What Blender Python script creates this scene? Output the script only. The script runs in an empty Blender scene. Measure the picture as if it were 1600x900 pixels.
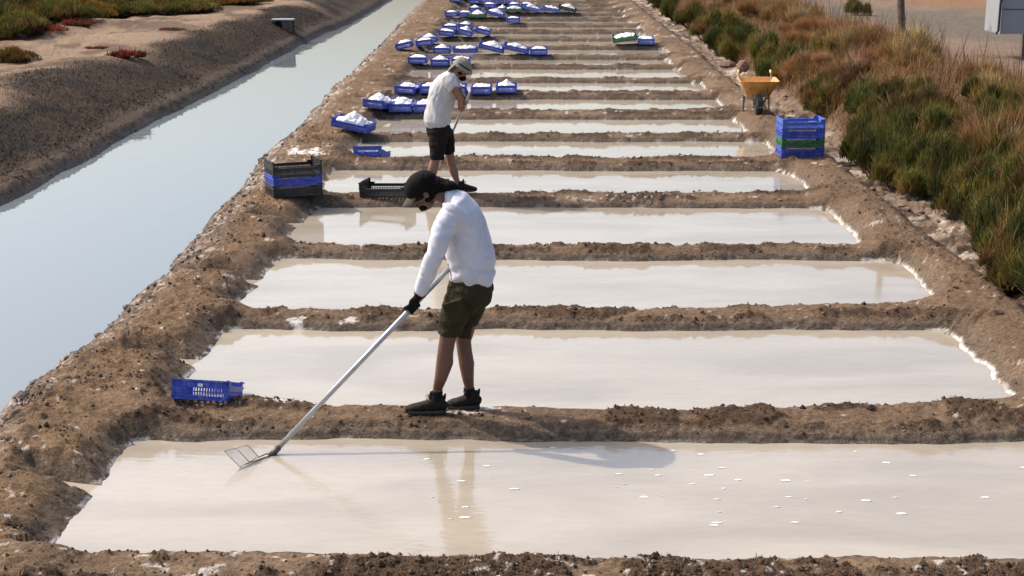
import bpy, bmesh, math, random
import numpy as np
from mathutils import Vector, Matrix

random.seed(7); np.random.seed(7)
S = bpy.context.scene
col = S.collection

# ------------------------------------------------------------------ camera, sky, sun, exposure
FPX, CAMH = 2400.0, 3.4
PITCH = math.atan(580 / FPX); YAW = 0.0081
cam_d = bpy.data.cameras.new('camera'); cam = bpy.data.objects.new('camera', cam_d); col.objects.link(cam)
cam_d.lens = 36 * FPX / 1600; cam_d.sensor_width = 36; cam_d.clip_end = 3000; cam_d.clip_start = 0.1
cam.location = (0, 0, CAMH); cam.rotation_euler = (math.pi / 2 - PITCH, 0, YAW)
S.camera = cam
SUN_EL, SUN_AZ = math.radians(47), math.atan2(-1.0, 0.48)
w = bpy.data.worlds.new('World'); S.world = w; w.use_nodes = True
nt = w.node_tree; bg = nt.nodes['Background']
sky = nt.nodes.new('ShaderNodeTexSky'); sky.sky_type = 'NISHITA'; sky.sun_disc = False
sky.sun_elevation = SUN_EL; sky.sun_rotation = SUN_AZ; sky.air_density = 1.0; sky.dust_density = 5.0; sky.ozone_density = 1.2
nt.links.new(sky.outputs[0], bg.inputs[0]); bg.inputs[1].default_value = 0.15
sd = bpy.data.lights.new('sun', 'SUN'); sun = bpy.data.objects.new('sun', sd); col.objects.link(sun)
sd.energy = 2.7; sd.angle = math.radians(0.6); sd.color = (1.0, 0.89, 0.74)
sdir = Vector((math.sin(SUN_AZ) * math.cos(SUN_EL), math.cos(SUN_AZ) * math.cos(SUN_EL), math.sin(SUN_EL)))
sun.rotation_euler = sdir.to_track_quat('Z', 'Y').to_euler(); sun.location = (-20, 20, 30)
S.view_settings.view_transform = 'Standard'; S.view_settings.look = 'None'
S.view_settings.exposure = 0.72; S.view_settings.gamma = 1.0
S.cycles.max_bounces = 8

# ------------------------------------------------------------------ pixel -> world helpers (measuring the photograph)
cR = cam.rotation_euler.to_matrix()
def ray(px, py):
    return cR @ Vector(((px - 800) / FPX, (450 - py) / FPX, -1))
def gnd(px, py, z=0.0):
    d = ray(px, py); t = (z - CAMH) / d.z
    return (d.x * t, d.y * t)
def atY(px, py, Y):
    d = ray(px, py); t = Y / d.y
    return Vector((d.x * t, Y, CAMH + d.z * t))

# ------------------------------------------------------------------ noise
def _hash(ix, iy, seed):
    h = (ix.astype(np.int64) * 374761393 + iy.astype(np.int64) * 668265263 + seed * 982451653) & 0xffffffff
    h = ((h ^ (h >> 13)) * 1274126177) & 0xffffffff
    return ((h ^ (h >> 16)) & 0xffff) / 65535.0
def vnoise(x, y, seed=0):
    ix = np.floor(x); iy = np.floor(y); fx = x - ix; fy = y - iy
    fx = fx * fx * fx * (fx * (fx * 6 - 15) + 10); fy = fy * fy * fy * (fy * (fy * 6 - 15) + 10)
    a = _hash(ix, iy, seed); b = _hash(ix + 1, iy, seed); c = _hash(ix, iy + 1, seed); d = _hash(ix + 1, iy + 1, seed)
    return (a + (b - a) * fx) * (1 - fy) + (c + (d - c) * fx) * fy - 0.5
def fbm(x, y, f, octv=4, seed=0, gain=0.5):
    r = 0; a = 1.0
    for i in range(octv):
        ca, sa = math.cos(0.7 * i), math.sin(0.7 * i)
        r = r + a * vnoise((x * ca - y * sa) * f + 17.3 * i, (x * sa + y * ca) * f - 9.1 * i, seed + i * 13)
        f *= 2.03; a *= gain
    return r
def sst(e0, e1, x):
    t = np.clip((x - e0) / (e1 - e0), 0, 1); return t * t * (3 - 2 * t)
def mix3(c, c2, m):
    return c + (np.asarray(c2) - c) * m[..., None]

# ------------------------------------------------------------------ salt pan layout
HB = 0.085
CREST = [866, 636, 480, 381, 300, 244, 208, 170, 142, 121, 100.5, 85, 70]      # top of each cross bank in the photograph
FOOT = [690, 517.5, 407, 325, 267, 222, 187, 156]                             # far water edge of each pan
crestY = [gnd(820, p, HB)[1] for p in CREST]
footY = [gnd(820, p, 0.0)[1] for p in FOOT]
stepY = (crestY[-1] - crestY[4]) / (len(crestY) - 5)
while crestY[-1] < 74: crestY.append(crestY[-1] + stepY)
pans = []
for i in range(len(crestY) - 1):
    y0 = crestY[i] + 0.12
    y1 = footY[i] if i < len(footY) else crestY[i + 1] - 0.40
    if y1 > crestY[i + 1] - 0.3: y1 = crestY[i + 1] - 0.3
    pans.append((y0, y1, 0.0 if i < 10 else -0.02))
pans.insert(0, (4.0, crestY[0] - 0.52, 0.0))                                   # the pan under the camera
XL, XR = -2.47, 3.55
CAN_Z = -0.12
cl = [gnd(px, py, CAN_Z) for px, py in [(0, 326), (71, 287), (169, 233), (285, 169), (398, 113), (454, 81), (488, 62), (556, 34), (597, 8)]]
cr = [gnd(px, py, CAN_Z) for px, py in [(0, 652), (60, 600), (140, 537), (265, 425), (336, 334), (376, 293), (413, 244), (454, 214), (484, 180), (518, 139), (548, 116), (597, 68), (660, 0)]]
cl = [(-6.5, 5.0)] + sorted(cl, key=lambda p: p[1]); cr = [(cr[0][0], 4.0)] + sorted(cr, key=lambda p: p[1])
def canL(y): return np.interp(y, [p[1] for p in cl], [p[0] for p in cl])
def canR(y): return np.interp(y, [p[1] for p in cr], [p[0] for p in cr])

def pan_sdf(x, y):
    """signed distance-like value outside the nearest pan, and slope widths"""
    best = np.full(np.shape(x), 9.0); wside = np.zeros(np.shape(x)); rightm = np.zeros(np.shape(x))
    wx = x + 0.10 * fbm(x, y, 0.9, 3, 3) + 0.03 * fbm(x, y, 6, 2, 4)
    wy = y + 0.11 * fbm(x, y, 0.8, 3, 5) + 0.03 * fbm(x, y, 5, 3, 6)
    for k, (y0, y1, z) in enumerate(pans):
        sel = (y > y0 - 1.2) & (y < y1 + 1.2)
        if not np.any(sel): continue
        xs = wx[sel]; ys = wy[sel]
        bend = {1: 0.05, 2: 0.32, 3: 0.25}.get(k, 0.12) * np.clip((xs - 0.8) / 2.7, 0, 1.2) ** 1.6
        yy0 = y0 + bend + (0.24 * sst(-1.35, -1.85, xs) if k == 2 else 0)
        xr = XR + (0.15 if k % 3 == 0 else 0) + (0.0 if k < 9 else -0.1); xl = XL - (0.08 if k % 4 == 1 else 0)
        qx = np.maximum(xs - xr, xl - xs); qy = np.maximum(yy0 - ys, ys - y1)
        R = 0.16
        ax = np.maximum(qx + R, 0) * 0.55; ay = np.maximum(qy + R, 0)
        d = np.sqrt(ax * ax + ay * ay) - R * np.where(ax > ay, 0.55, 1.0) + np.minimum(np.maximum(qx + R, qy + R), 0)
        # inlet notch in the left bank
        ym = y0 + (y1 - y0) * 0.50 + 0.06
        nd = np.maximum(np.abs(ys - ym - 0.22 * (XL - xs)) - 0.085, np.maximum(xs - (XL + .2), (XL - 0.52) - xs) * 0.7)
        d = np.minimum(d, nd + 0.03)
        b = best[sel]; upd = d < b
        b[upd] = d[upd]; best[sel] = b
    return best

def ground(x, y, want_col=True):
    x = np.asarray(x, float); y = np.asarray(y, float)
    d = pan_sdf(x, y)
    L = canL(y) + 0.10 * fbm(x, y, 0.8, 3, 21); Rr = canR(y) + 0.10 * fbm(x * .3, y, 1.2, 4, 22)
    n_lo = fbm(x, y, 0.7, 3, 31); n_md = fbm(x, y, 3.0, 4, 32); n_hi = fbm(x, y, 16, 3, 33)
    clod = np.abs(fbm(x, y, 9, 3, 35))
    side = sst(XL + 0.15, XL - 0.1, x) + sst(XR - 0.15, XR + 0.15, x)
    # banks between and beside the pans
    hb = HB + 0.010 * n_md + 0.07 * side
    sd_ = np.clip(side, 0, 1); z = -0.05 + (hb + 0.05) * (.72 * sst(-0.05, 0.07 + .10 * sd_, d) + .28 * sst(0.03, 0.22, d))
    weed = sst(-0.03, 0.18, fbm(x, y * 1.5, 2.6, 5, 41) + 0.05)
    top = sst(0.07, 0.16, d)
    z = z + top * (0.022 * weed * (1 + 0.9 * n_hi) * (1 - .6 * sst(XL, XL - .3, x)) + 0.010 * np.maximum(n_md, 0)) + sst(0.0, .06, d) * (0.012 * n_hi + 0.018 * clod)
    flat = sst(1.15, .75, np.abs(x + .45)) * sst(.4, .2, np.abs(y - crestY[1] + .15)) * top; z = z * (1 - flat) + (HB + .012 + .01 * n_hi) * flat
    # left bank falling to the canal
    dc = x - Rr
    canal_side = sst(0.60, -0.42, dc)
    z = z * (1 - canal_side) + (-0.30) * canal_side + sst(1.0, .3, dc) * sst(-.1, .1, dc) * 0.07 * clod
    # far canal bank
    dl = L - x
    wl = np.interp(y, [15, 22, 40], [2.7, 2.4, 1.7])
    zl = -0.35 + 0.33 * sst(-0.25, 0.22, dl) + 0.80 * sst(-.25, 1.0, dl / wl) - 0.80 * sst(-.25, 1.0, 0.0) + 0.04 * n_lo * sst(0.2, 1, dl)
    zl = zl + sst(0.0, 0.1, dl) * (0.020 * n_hi + 0.05 * clod * sst(0.7, 0.1, dl)) + 0.12 * np.clip(dl / wl - 1, 0, 3) * n_lo
    lm = sst(-0.25, -0.05, dl)
    z = z * (1 - lm) + zl * lm
    # right ditch and slope
    e = x - (4.28 + 0.10 * fbm(x * .3, y, 0.5, 2, 51))
    ditch = sst(-0.12, 0.12, e)
    zr = 0.03 + 0.14 * np.abs(fbm(x, y, 4, 4, 52)) * sst(2.1, 1.2, e) + 1.02 * sst(0.35, 2.1, e + 0.25 * n_lo) + 0.05 * n_md * sst(.3, .6, e) * sst(3, 1.6, e)
    zr = zr + 0.02 * n_hi * sst(3, 2, e)
    z = z * (1 - ditch) + zr * ditch
    far = sst(70, 110, y); z = z * (1 - far) + 0.1 * far
    z = np.where(np.abs(x) > 60, 0.5, z)
    if not want_col: return z
    C = np.zeros(x.shape + (3,)); 
    C[:] = (0.150, 0.102, 0.066)
    yo = y; y = y + 1.3 * z; n_c = fbm(x, y, 1.3, 4, 61); n_f = fbm(x, y, 11, 5, 62, .6)
    C = mix3(C, (0.205, 0.148, 0.102), sst(0.0, 0.35, n_c) * 0.7)
    C = mix3(C, (0.062, 0.037, 0.022), weed * top * 0.85 * (1 - 0.8 * sst(XR, XR + .3, x)) * (1 - .45 * sst(XL, XL - .3, x)))
    C = mix3(C, (0.175, 0.112, 0.062), sst(XL - 0.1, XL - 0.4, x) * 0.7 * sst(-.3, .2, n_c + .2))
    face = sst(0.16, 0.05, d) 
    C = mix3(C, (0.150, 0.122, 0.098), face * 0.8)
    C = mix3(C, (0.07, 0.052, 0.04), sst(0.05, 0.25, n_f) * face * 0.7)
    crust = sst(0.022, 0.008, z) * sst(0.2, .1, d)
    C = mix3(C, (0.30, 0.28, 0.26), crust * sst(-.1, .2, n_f) * (1 - side) * .7)
    C = mix3(C, (0.06, 0.05, 0.045), sst(0.006, -.004, z) * sst(0.2, .1, d) * .8)
    zz_ = z + .012 * n_c
    wob = 0.012 * fbm(x, y, 5, 2, 71)
    C = mix3(C, (0.62, 0.575, 0.52), sst(0.020, 0.010, z) * sst(0.2, .1, d) * sst(-0.01, 0.0, z) * sst(XR - 0.3, XR, x) * (.55 + .45 * sst(-.2, 0.1, n_f + n_c * .6)))
    C = mix3(C, (0.50, 0.48, 0.46), sst(0.022, 0.012, zz_) * sst(.2, .1, d) * sst(-0.005, .005, z) * sst(XL + 0.2, XL, x) * sst(XL - .3, XL - .1, x) * sst(-.1, .2, n_f) * 0.8)
    C = mix3(C, (0.55, 0.51, 0.47), sst(0.46, 0.62, fbm(x, y, 15, 4, 75) + .35 * n_c) * top * 0.7)
    C = mix3(C, (0.12, 0.1, 0.085), sst(-0.02, -0.06, d) * 0.8)
    for (px, py, rx, ry) in ((470, 246, .35, .35), (545, 497, .10, .08), (466, 497, .08, .1), (715, 648, .16, .06), (740, 640, .2, .05), (500, 630, .5, .05), (1030, 398, .2, .06), (905, 398, .15, .06)):
        gx, gy = gnd(px, py, HB); C = mix3(C, (0.7, 0.67, 0.64), sst(1.0, .3, np.sqrt(((x - gx) / rx) ** 2 + ((yo - gy) / ry) ** 2) - 1.2 * n_f) * .85)
    # canal side of left berm: pale salt and dark clods
    cs = sst(0.62, 0.3, dc)
    C = mix3(C, (0.20, 0.155, 0.125), cs * 0.8)
    C = mix3(C, (0.42, 0.37, 0.34), cs * sst(0.15, .4, n_f + .4 * n_c) * .6)
    C = mix3(C, (0.05, 0.04, 0.032), cs * sst(0.12, 0.3, fbm(x, y, 7, 3, 63)) * 0.8)
    C = mix3(C, (0.06, 0.05, 0.042), sst(0.09, 0.0, dc))
    # far bank
    t = dl / wl
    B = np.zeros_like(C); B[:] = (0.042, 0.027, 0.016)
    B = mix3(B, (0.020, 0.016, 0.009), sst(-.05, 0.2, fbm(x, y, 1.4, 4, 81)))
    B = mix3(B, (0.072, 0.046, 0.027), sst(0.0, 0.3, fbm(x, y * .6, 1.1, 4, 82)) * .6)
    B = mix3(B, (0.12, 0.088, 0.068), sst(0.55, 0.2, dl + .25 * n_c) * 0.85)
    B = mix3(B, (0.06, 0.045, 0.035), sst(0.62, 0.3, dl) * sst(0.08, 0.25, n_f) * 0.8)
    B = mix3(B, (0.22, 0.2, 0.19), sst(0.12, 0.06, dl) * .7)
    B = mix3(B, (0.05, 0.042, 0.036), sst(0.07, 0.0, dl) * .8)
    sand = sst(0.70, 1.15, t + 0.9 * fbm(x * .6, y * .45, 0.55, 4, 83))
    S_ = np.zeros_like(C); S_[:] = (0.25, 0.182, 0.128)
    S_ = mix3(S_, (0.105, 0.070, 0.046), sst(-.04, 0.18, fbm(x * .7, y * .4, 1.3, 5, 84)) * .85)
    S_ = mix3(S_, (0.16, 0.10, 0.06), sst(4.2, 5.5, dl + n_lo))
    B = mix3(B, S_, sand)
    C = C * (1 - lm[..., None]) + B * lm[..., None]
    # ditch / slope / road
    D = np.zeros_like(C); D[:] = (0.20, 0.15, 0.115)
    D = mix3(D, (0.36, 0.305, 0.26), sst(0.02, 0.3, fbm(x, y, 2.2, 4, 91)) * sst(0.9, 0.5, e))
    D = mix3(D, (0.05, 0.035, 0.025), sst(0.05, 0.25, fbm(x, y, 5, 4, 92)) * sst(1.0, 0.3, e) * .85)
    D = mix3(D, (0.05, 0.036, 0.026), sst(0.10, 0.0, np.abs(e - 0.02)) * .8)
    D = mix3(D, (0.115, 0.072, 0.042), sst(0.5, 0.95, e))
    rd = sst(2.0, 2.5, e + .5 * n_lo)
    RD = np.zeros_like(C); RD[:] = (0.20, 0.148, 0.112)
    RD = mix3(RD, (0.15, 0.112, 0.086), sst(0.0, 0.3, fbm(x * .6, y * .4, 1.0, 4, 95)) * .7)
    yt = 41 - 1.6 * (x - 7)
    RD = mix3(RD, (0.115, 0.108, 0.09), sst(7.5, 4.5, np.abs(y - yt - 3 * n_lo)) * .75)
    RD = mix3(RD, (0.22, 0.13, 0.075), sst(8.5, 11, y - yt + 4 * n_lo))
    D = mix3(D, RD, rd)
    C = C * (1 - ditch[..., None]) + D * ditch[..., None]
    C = C * (1 + 0.30 * n_f[..., None])
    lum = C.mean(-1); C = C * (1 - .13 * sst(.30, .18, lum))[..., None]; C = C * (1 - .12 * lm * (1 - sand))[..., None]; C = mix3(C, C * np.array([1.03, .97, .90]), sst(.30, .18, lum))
    wet = np.maximum(sst(0.03, -0.02, d), np.maximum(sst(0.08, 0.0, dc) * (1 - lm), sst(0.08, 0, dl) * lm)) * (1 - ditch)
    return z, np.clip(C, 0.01, 0.85), wet, dict(d=d, dc=dc, dl=dl, e=e, weed=weed, t=t, sand=sand, lm=lm, ditch=ditch, top=top)
def hz(x, y):
    return float(ground(np.array([x]), np.array([y]), False)[0])
def hit(px, py, Y0=7.0, Y1=80.0):
    d = ray(px, py); Y = np.linspace(Y0, Y1, 1500); t = Y / d.y
    X = d.x * t; Z = CAMH + d.z * t; g = ground(X, Y, False)
    k = np.argmax(Z < g); 
    if not (Z < g).any(): return (X[-1], Y[-1], g[-1])
    return (float(X[k]), float(Y[k]), float(g[k]))

# ------------------------------------------------------------------ materials
def newmat(name):
    m = bpy.data.materials.new(name); m.use_nodes = True
    n = m.node_tree; b = n.nodes['Principled BSDF']; return m, n, b
def N(n, t, **kw):
    q = n.nodes.new(t)
    for k, v in kw.items(): setattr(q, k, v)
    return q
def mat_simple(name, c, rough=0.6, var=0.15, scale=30, bump=0.0, metal=0.0, spec=0.5, dust=0.0):
    m, n, b = newmat(name)
    tc = N(n, 'ShaderNodeTexCoord'); nz = N(n, 'ShaderNodeTexNoise'); nz.inputs['Scale'].default_value = scale; nz.inputs['Detail'].default_value = 6
    n.links.new(tc.outputs['Object'], nz.inputs['Vector'])
    mp = N(n, 'ShaderNodeMapRange'); mp.inputs[1].default_value = 0.3; mp.inputs[2].default_value = 0.7; mp.inputs[3].default_value = 1 - var; mp.inputs[4].default_value = 1 + var
    n.links.new(nz.outputs[0], mp.inputs[0])
    mx = N(n, 'ShaderNodeVectorMath', operation='SCALE'); mx.inputs[0].default_value = c[:3]; n.links.new(mp.outputs[0], mx.inputs['Scale'])
    n.links.new(mx.outputs[0], b.inputs['Base Color'])
    if dust:
        dn = N(n, 'ShaderNodeTexNoise'); dn.inputs['Scale'].default_value = 22; dn.inputs['Detail'].default_value = 9; dn.inputs['Roughness'].default_value = 0.75
        oi = N(n, 'ShaderNodeObjectInfo'); vm = N(n, 'ShaderNodeVectorMath', operation='ADD'); n.links.new(tc.outputs['Object'], vm.inputs[0]); n.links.new(oi.outputs['Random'], vm.inputs[1]); n.links.new(vm.outputs[0], dn.inputs['Vector'])
        dm = N(n, 'ShaderNodeMapRange'); dm.inputs[1].default_value = 0.48; dm.inputs[2].default_value = 0.78; dm.inputs[3].default_value = 0.0; dm.inputs[4].default_value = dust; n.links.new(dn.outputs[0], dm.inputs[0])
        mc = N(n, 'ShaderNodeMixRGB'); mc.inputs[2].default_value = (0.5, 0.48, 0.46, 1); n.links.new(dm.outputs[0], mc.inputs[0]); n.links.new(mx.outputs[0], mc.inputs[1]); n.links.new(mc.outputs[0], b.inputs['Base Color'])
    b.inputs['Roughness'].default_value = rough; b.inputs['Metallic'].default_value = metal
    b.inputs['Specular IOR Level'].default_value = spec
    if bump:
        bp = N(n, 'ShaderNodeBump'); bp.inputs['Strength'].default_value = bump; bp.inputs['Distance'].default_value = 0.01
        n.links.new(nz.outputs[0], bp.inputs['Height']); n.links.new(bp.outputs[0], b.inputs['Normal'])
    return m
def mat_ground(name):
    m, n, b = newmat(name)
    at = N(n, 'ShaderNodeAttribute', attribute_name='col'); aw = N(n, 'ShaderNodeAttribute', attribute_name='wet')
    tc = N(n, 'ShaderNodeTexCoord')
    n1 = N(n, 'ShaderNodeTexNoise'); n1.inputs['Scale'].default_value = 26; n1.inputs['Detail'].default_value = 8; n1.inputs['Roughness'].default_value = 0.7
    n2 = N(n, 'ShaderNodeTexNoise'); n2.inputs['Scale'].default_value = 75; n2.inputs['Detail'].default_value = 5
    for q in (n1, n2): n.links.new(tc.outputs['Object'], q.inputs['Vector'])
    mp = N(n, 'ShaderNodeMapRange'); mp.inputs[1].default_value = 0.3; mp.inputs[2].default_value = 0.7; mp.inputs[3].default_value = 0.50; mp.inputs[4].default_value = 1.45
    n3 = N(n, 'ShaderNodeMath', operation='MULTIPLY_ADD'); n3.inputs[1].default_value = 0.6; n3.inputs[2].default_value = -0.3
    n.links.new(n2.outputs[0], n3.inputs[0]); n4 = N(n, 'ShaderNodeMath', operation='ADD'); n.links.new(n3.outputs[0], n4.inputs[0]); n.links.new(n1.outputs[0], n4.inputs[1]); n.links.new(n4.outputs[0], mp.inputs[0])
    sc = N(n, 'ShaderNodeVectorMath', operation='SCALE'); n.links.new(at.outputs['Color'], sc.inputs[0]); n.links.new(mp.outputs[0], sc.inputs['Scale'])
    n.links.new(sc.outputs[0], b.inputs['Base Color'])
    r = N(n, 'ShaderNodeMapRange'); r.inputs[3].default_value = 0.95; r.inputs[4].default_value = 0.4; n.links.new(aw.outputs['Fac'], r.inputs[0]); n.links.new(r.outputs[0], b.inputs['Roughness'])
    b.inputs['Specular IOR Level'].default_value = 0.25
    ad = N(n, 'ShaderNodeMath', operation='ADD'); ml = N(n, 'ShaderNodeMath', operation='MULTIPLY'); ml.inputs[1].default_value = 0.35
    n.links.new(n2.outputs[0], ml.inputs[0]); n.links.new(n1.outputs[0], ad.inputs[0]); n.links.new(ml.outputs[0], ad.inputs[1])
    bp = N(n, 'ShaderNodeBump'); bp.inputs['Strength'].default_value = 0.9; bp.inputs['Distance'].default_value = 0.035
    n.links.new(ad.outputs[0], bp.inputs['Height']); n.links.new(bp.outputs[0], b.inputs['Normal'])
    return m
def mat_pan(name, ripple):
    m, n, b = newmat(name)
    tc = N(n, 'ShaderNodeTexCoord')
    mpg = N(n, 'ShaderNodeMapping'); mpg.inputs['Scale'].default_value = (0.45, 1.5, 1); n.links.new(tc.outputs['Object'], mpg.inputs[0])
    n1 = N(n, 'ShaderNodeTexNoise'); n1.inputs['Scale'].default_value = 1.0; n1.inputs['Detail'].default_value = 5; n1.inputs['Distortion'].default_value = 0.6
    n.links.new(mpg.outputs[0], n1.inputs['Vector'])
    cr_ = N(n, 'ShaderNodeValToRGB'); n.links.new(n1.outputs[0], cr_.inputs[0])
    cr_.color_ramp.elements[0].position = 0.35; cr_.color_ramp.elements[0].color = (0.285, 0.250, 0.198, 1)
    cr_.color_ramp.elements[1].position = 0.62; cr_.color_ramp.elements[1].color = (0.360, 0.320, 0.258, 1)
    mm = N(n, 'ShaderNodeMapping'); mm.inputs['Scale'].default_value = (6, 22, 1); n.links.new(tc.outputs['Object'], mm.inputs[0])
    n3 = N(n, 'ShaderNodeTexNoise'); n3.inputs['Scale'].default_value = 1.0; n3.inputs['Detail'].default_value = 6; n3.inputs['Distortion'].default_value = 0.8; n.links.new(mm.outputs[0], n3.inputs['Vector'])
    m3 = N(n, 'ShaderNodeMapRange'); m3.inputs[1].default_value = 0.3; m3.inputs[2].default_value = 0.7; m3.inputs[3].default_value = 0.955; m3.inputs[4].default_value = 1.045; n.links.new(n3.outputs[0], m3.inputs[0])
    s3 = N(n, 'ShaderNodeVectorMath', operation='SCALE'); n.links.new(cr_.outputs[0], s3.inputs[0]); n.links.new(m3.outputs[0], s3.inputs['Scale'])  # faint light and dark of ripples put into the water colour
    n.links.new(s3.outputs[0], b.inputs['Base Color'])
    b.inputs['Roughness'].default_value = 0.03; b.inputs['IOR'].default_value = 1.75
    mq = N(n, 'ShaderNodeMapping'); mq.inputs['Scale'].default_value = (9, 20, 1); n.links.new(tc.outputs['Object'], mq.inputs[0])
    n2 = N(n, 'ShaderNodeTexNoise'); n2.inputs['Scale'].default_value = 1.0; n2.inputs['Detail'].default_value = 3
    n.links.new(mq.outputs[0], n2.inputs['Vector'])
    bp = N(n, 'ShaderNodeBump'); bp.inputs['Strength'].default_value = 1.0; bp.inputs['Distance'].default_value = ripple
    n.links.new(n2.outputs[0], bp.inputs['Height']); n.links.new(bp.outputs[0], b.inputs['Normal'])
    return m
def mat_canal():
    m, n, b = newmat('canal_water')
    b.inputs['Base Color'].default_value = (0.145, 0.172, 0.185, 1); b.inputs['Roughness'].default_value = 0.03; b.inputs['IOR'].default_value = 1.45
    tc = N(n, 'ShaderNodeTexCoord'); mq = N(n, 'ShaderNodeMapping'); mq.inputs['Scale'].default_value = (2, 1.2, 1); n.links.new(tc.outputs['Object'], mq.inputs[0])
    n2 = N(n, 'ShaderNodeTexNoise'); n2.inputs['Scale'].default_value = 1.0; n2.inputs['Detail'].default_value = 2; n.links.new(mq.outputs[0], n2.inputs['Vector'])
    bp = N(n, 'ShaderNodeBump'); bp.inputs['Strength'].default_value = 1.0; bp.inputs['Distance'].default_value = 0.003
    n.links.new(n2.outputs[0], bp.inputs['Height']); n.links.new(bp.outputs[0], b.inputs['Normal'])
    return m
def mat_attr(name, rough=0.7, trans=0.25, rnd=0.35):
    """foliage: colour from the mesh, shifted a little per object"""
    m, n, b = newmat(name)
    at = N(n, 'ShaderNodeAttribute', attribute_name='col'); oi = N(n, 'ShaderNodeObjectInfo')
    mp = N(n, 'ShaderNodeMapRange'); mp.inputs[3].default_value = 1 - rnd; mp.inputs[4].default_value = 1 + rnd; n.links.new(oi.outputs['Random'], mp.inputs[0])
    ml = N(n, 'ShaderNodeVectorMath', operation='MULTIPLY'); n.links.new(at.outputs['Color'], ml.inputs[0]); n.links.new(oi.outputs['Color'], ml.inputs[1])
    sc = N(n, 'ShaderNodeVectorMath', operation='SCALE'); n.links.new(ml.outputs[0], sc.inputs[0]); n.links.new(mp.outputs[0], sc.inputs['Scale'])
    n.links.new(sc.outputs[0], b.inputs['Base Color']); b.inputs['Roughness'].default_value = rough; b.inputs['Specular IOR Level'].default_value = 0.2
    tr = N(n, 'ShaderNodeBsdfTranslucent'); n.links.new(sc.outputs[0], tr.inputs[0])
    ms = N(n, 'ShaderNodeMixShader'); ms.inputs[0].default_value = trans
    n.links.new(b.outputs[0], ms.inputs[1]); n.links.new(tr.outputs[0], ms.inputs[2])
    n.links.new(ms.outputs[0], n.nodes['Material Output'].inputs[0])
    return m
def mat_cloth(name, c, bump=0.4, rough=0.9, scale=14):
    m, n, b = newmat(name)
    tc = N(n, 'ShaderNodeTexCoord'); nz = N(n, 'ShaderNodeTexNoise'); nz.inputs['Scale'].default_value = scale; nz.inputs['Detail'].default_value = 3; nz.inputs['Distortion'].default_value = 1.2
    n.links.new(tc.outputs['Object'], nz.inputs['Vector'])
    w_ = N(n, 'ShaderNodeTexNoise'); w_.inputs['Scale'].default_value = 350; n.links.new(tc.outputs['Object'], w_.inputs['Vector'])
    ad = N(n, 'ShaderNodeMath', operation='MULTIPLY_ADD'); ad.inputs[1].default_value = 0.06; n.links.new(w_.outputs[0], ad.inputs[0]); n.links.new(nz.outputs[0], ad.inputs[2])
    bp = N(n, 'ShaderNodeBump'); bp.inputs['Strength'].default_value = bump; bp.inputs['Distance'].default_value = 0.03
    n.links.new(ad.outputs[0], bp.inputs['Height']); n.links.new(bp.outputs[0], b.inputs['Normal'])
    mp = N(n, 'ShaderNodeMapRange'); mp.inputs[1].default_value = 0.3; mp.inputs[2].default_value = 0.7; mp.inputs[3].default_value = 0.88; mp.inputs[4].default_value = 1.1
    n.links.new(nz.outputs[0], mp.inputs[0])
    sc = N(n, 'ShaderNodeVectorMath', operation='SCALE'); sc.inputs[0].default_value = c; n.links.new(mp.outputs[0], sc.inputs['Scale']); n.links.new(sc.outputs[0], b.inputs['Base Color'])
    b.inputs['Roughness'].default_value = rough; b.inputs['Specular IOR Level'].default_value = 0.15
    return m
M = {}
M['ground'] = mat_ground('ground_mud')
M['pan'] = mat_pan('pan_water', 0.0006); M['pan_near'] = mat_pan('pan_water_rippled', 0.0022)
M['canal'] = mat_canal()
M['leaf'] = mat_attr('leaf'); M['straw'] = mat_attr('straw', 0.85, 0.2, 0.2)
M['blue'] = mat_simple('blue_plastic', (0.018, 0.052, 0.40), 0.45, 0.2, 9, dust=.5)
M['pale_blue'] = mat_simple('faded_blue_plastic', (0.055, 0.12, 0.48), 0.5, 0.15, 9, dust=.45)
M['green'] = mat_simple('green_plastic', (0.006, 0.12, 0.05), 0.45, 0.2, 9, dust=.4)
M['black'] = mat_simple('black_plastic', (0.014, 0.013, 0.013), 0.45, 0.3, 9, dust=.12)
M['salt'] = mat_simple('salt', (0.80, 0.77, 0.76), 0.7, 0.08, 60, 0.5)
M['white'] = mat_simple('white_label', (0.7, 0.7, 0.72), 0.6, 0.05)
M['alu'] = mat_simple('aluminium', (0.44, 0.45, 0.47), 0.35, 0.1, 20, 0, 0.6)
M['steel'] = mat_simple('dark_steel', (0.10, 0.095, 0.09), 0.55, 0.3, 20, 0, 0.5)
M['rust'] = mat_simple('rusty_wire', (0.36, 0.31, 0.26), 0.7, 0.3, 40)
M['rubber'] = mat_simple('rubber', (0.028, 0.03, 0.032), 0.85, 0.3, 25)
M['tray'] = mat_simple('orange_tray', (0.56, 0.26, 0.055), 0.55, 0.3, 6, dust=.5)
M['grip'] = mat_simple('yellow_grip', (0.70, 0.42, 0.10), 0.6, 0.1)
M['wood'] = mat_simple('weathered_wood', (0.10, 0.075, 0.06), 0.9, 0.4, 14, 0.5)
M['greymetal'] = mat_simple('grey_sheet', (0.24, 0.26, 0.28), 0.55, 0.08, 3)
M['rock'] = mat_simple('rock', (0.17, 0.10, 0.075), 0.9, 0.4, 9, 0.8)
M['skin1'] = mat_simple('tanned_skin', (0.12, 0.054, 0.033), 0.55, 0.12, 25, 0.1)
M['skin2'] = mat_simple('fair_tanned_skin', (0.235, 0.115, 0.075), 0.55, 0.12, 25, 0.1)
M['shirt1'] = mat_cloth('white_sweatshirt', (0.55, 0.56, 0.62), 0.25, .9, 6)
M['shirt2'] = mat_cloth('white_tshirt', (0.50, 0.49, 0.50), 0.25, .9, 6)
M['shorts1'] = mat_cloth('olive_cloth', (0.034, 0.029, 0.015), 0.7, 0.9, 22)
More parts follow.
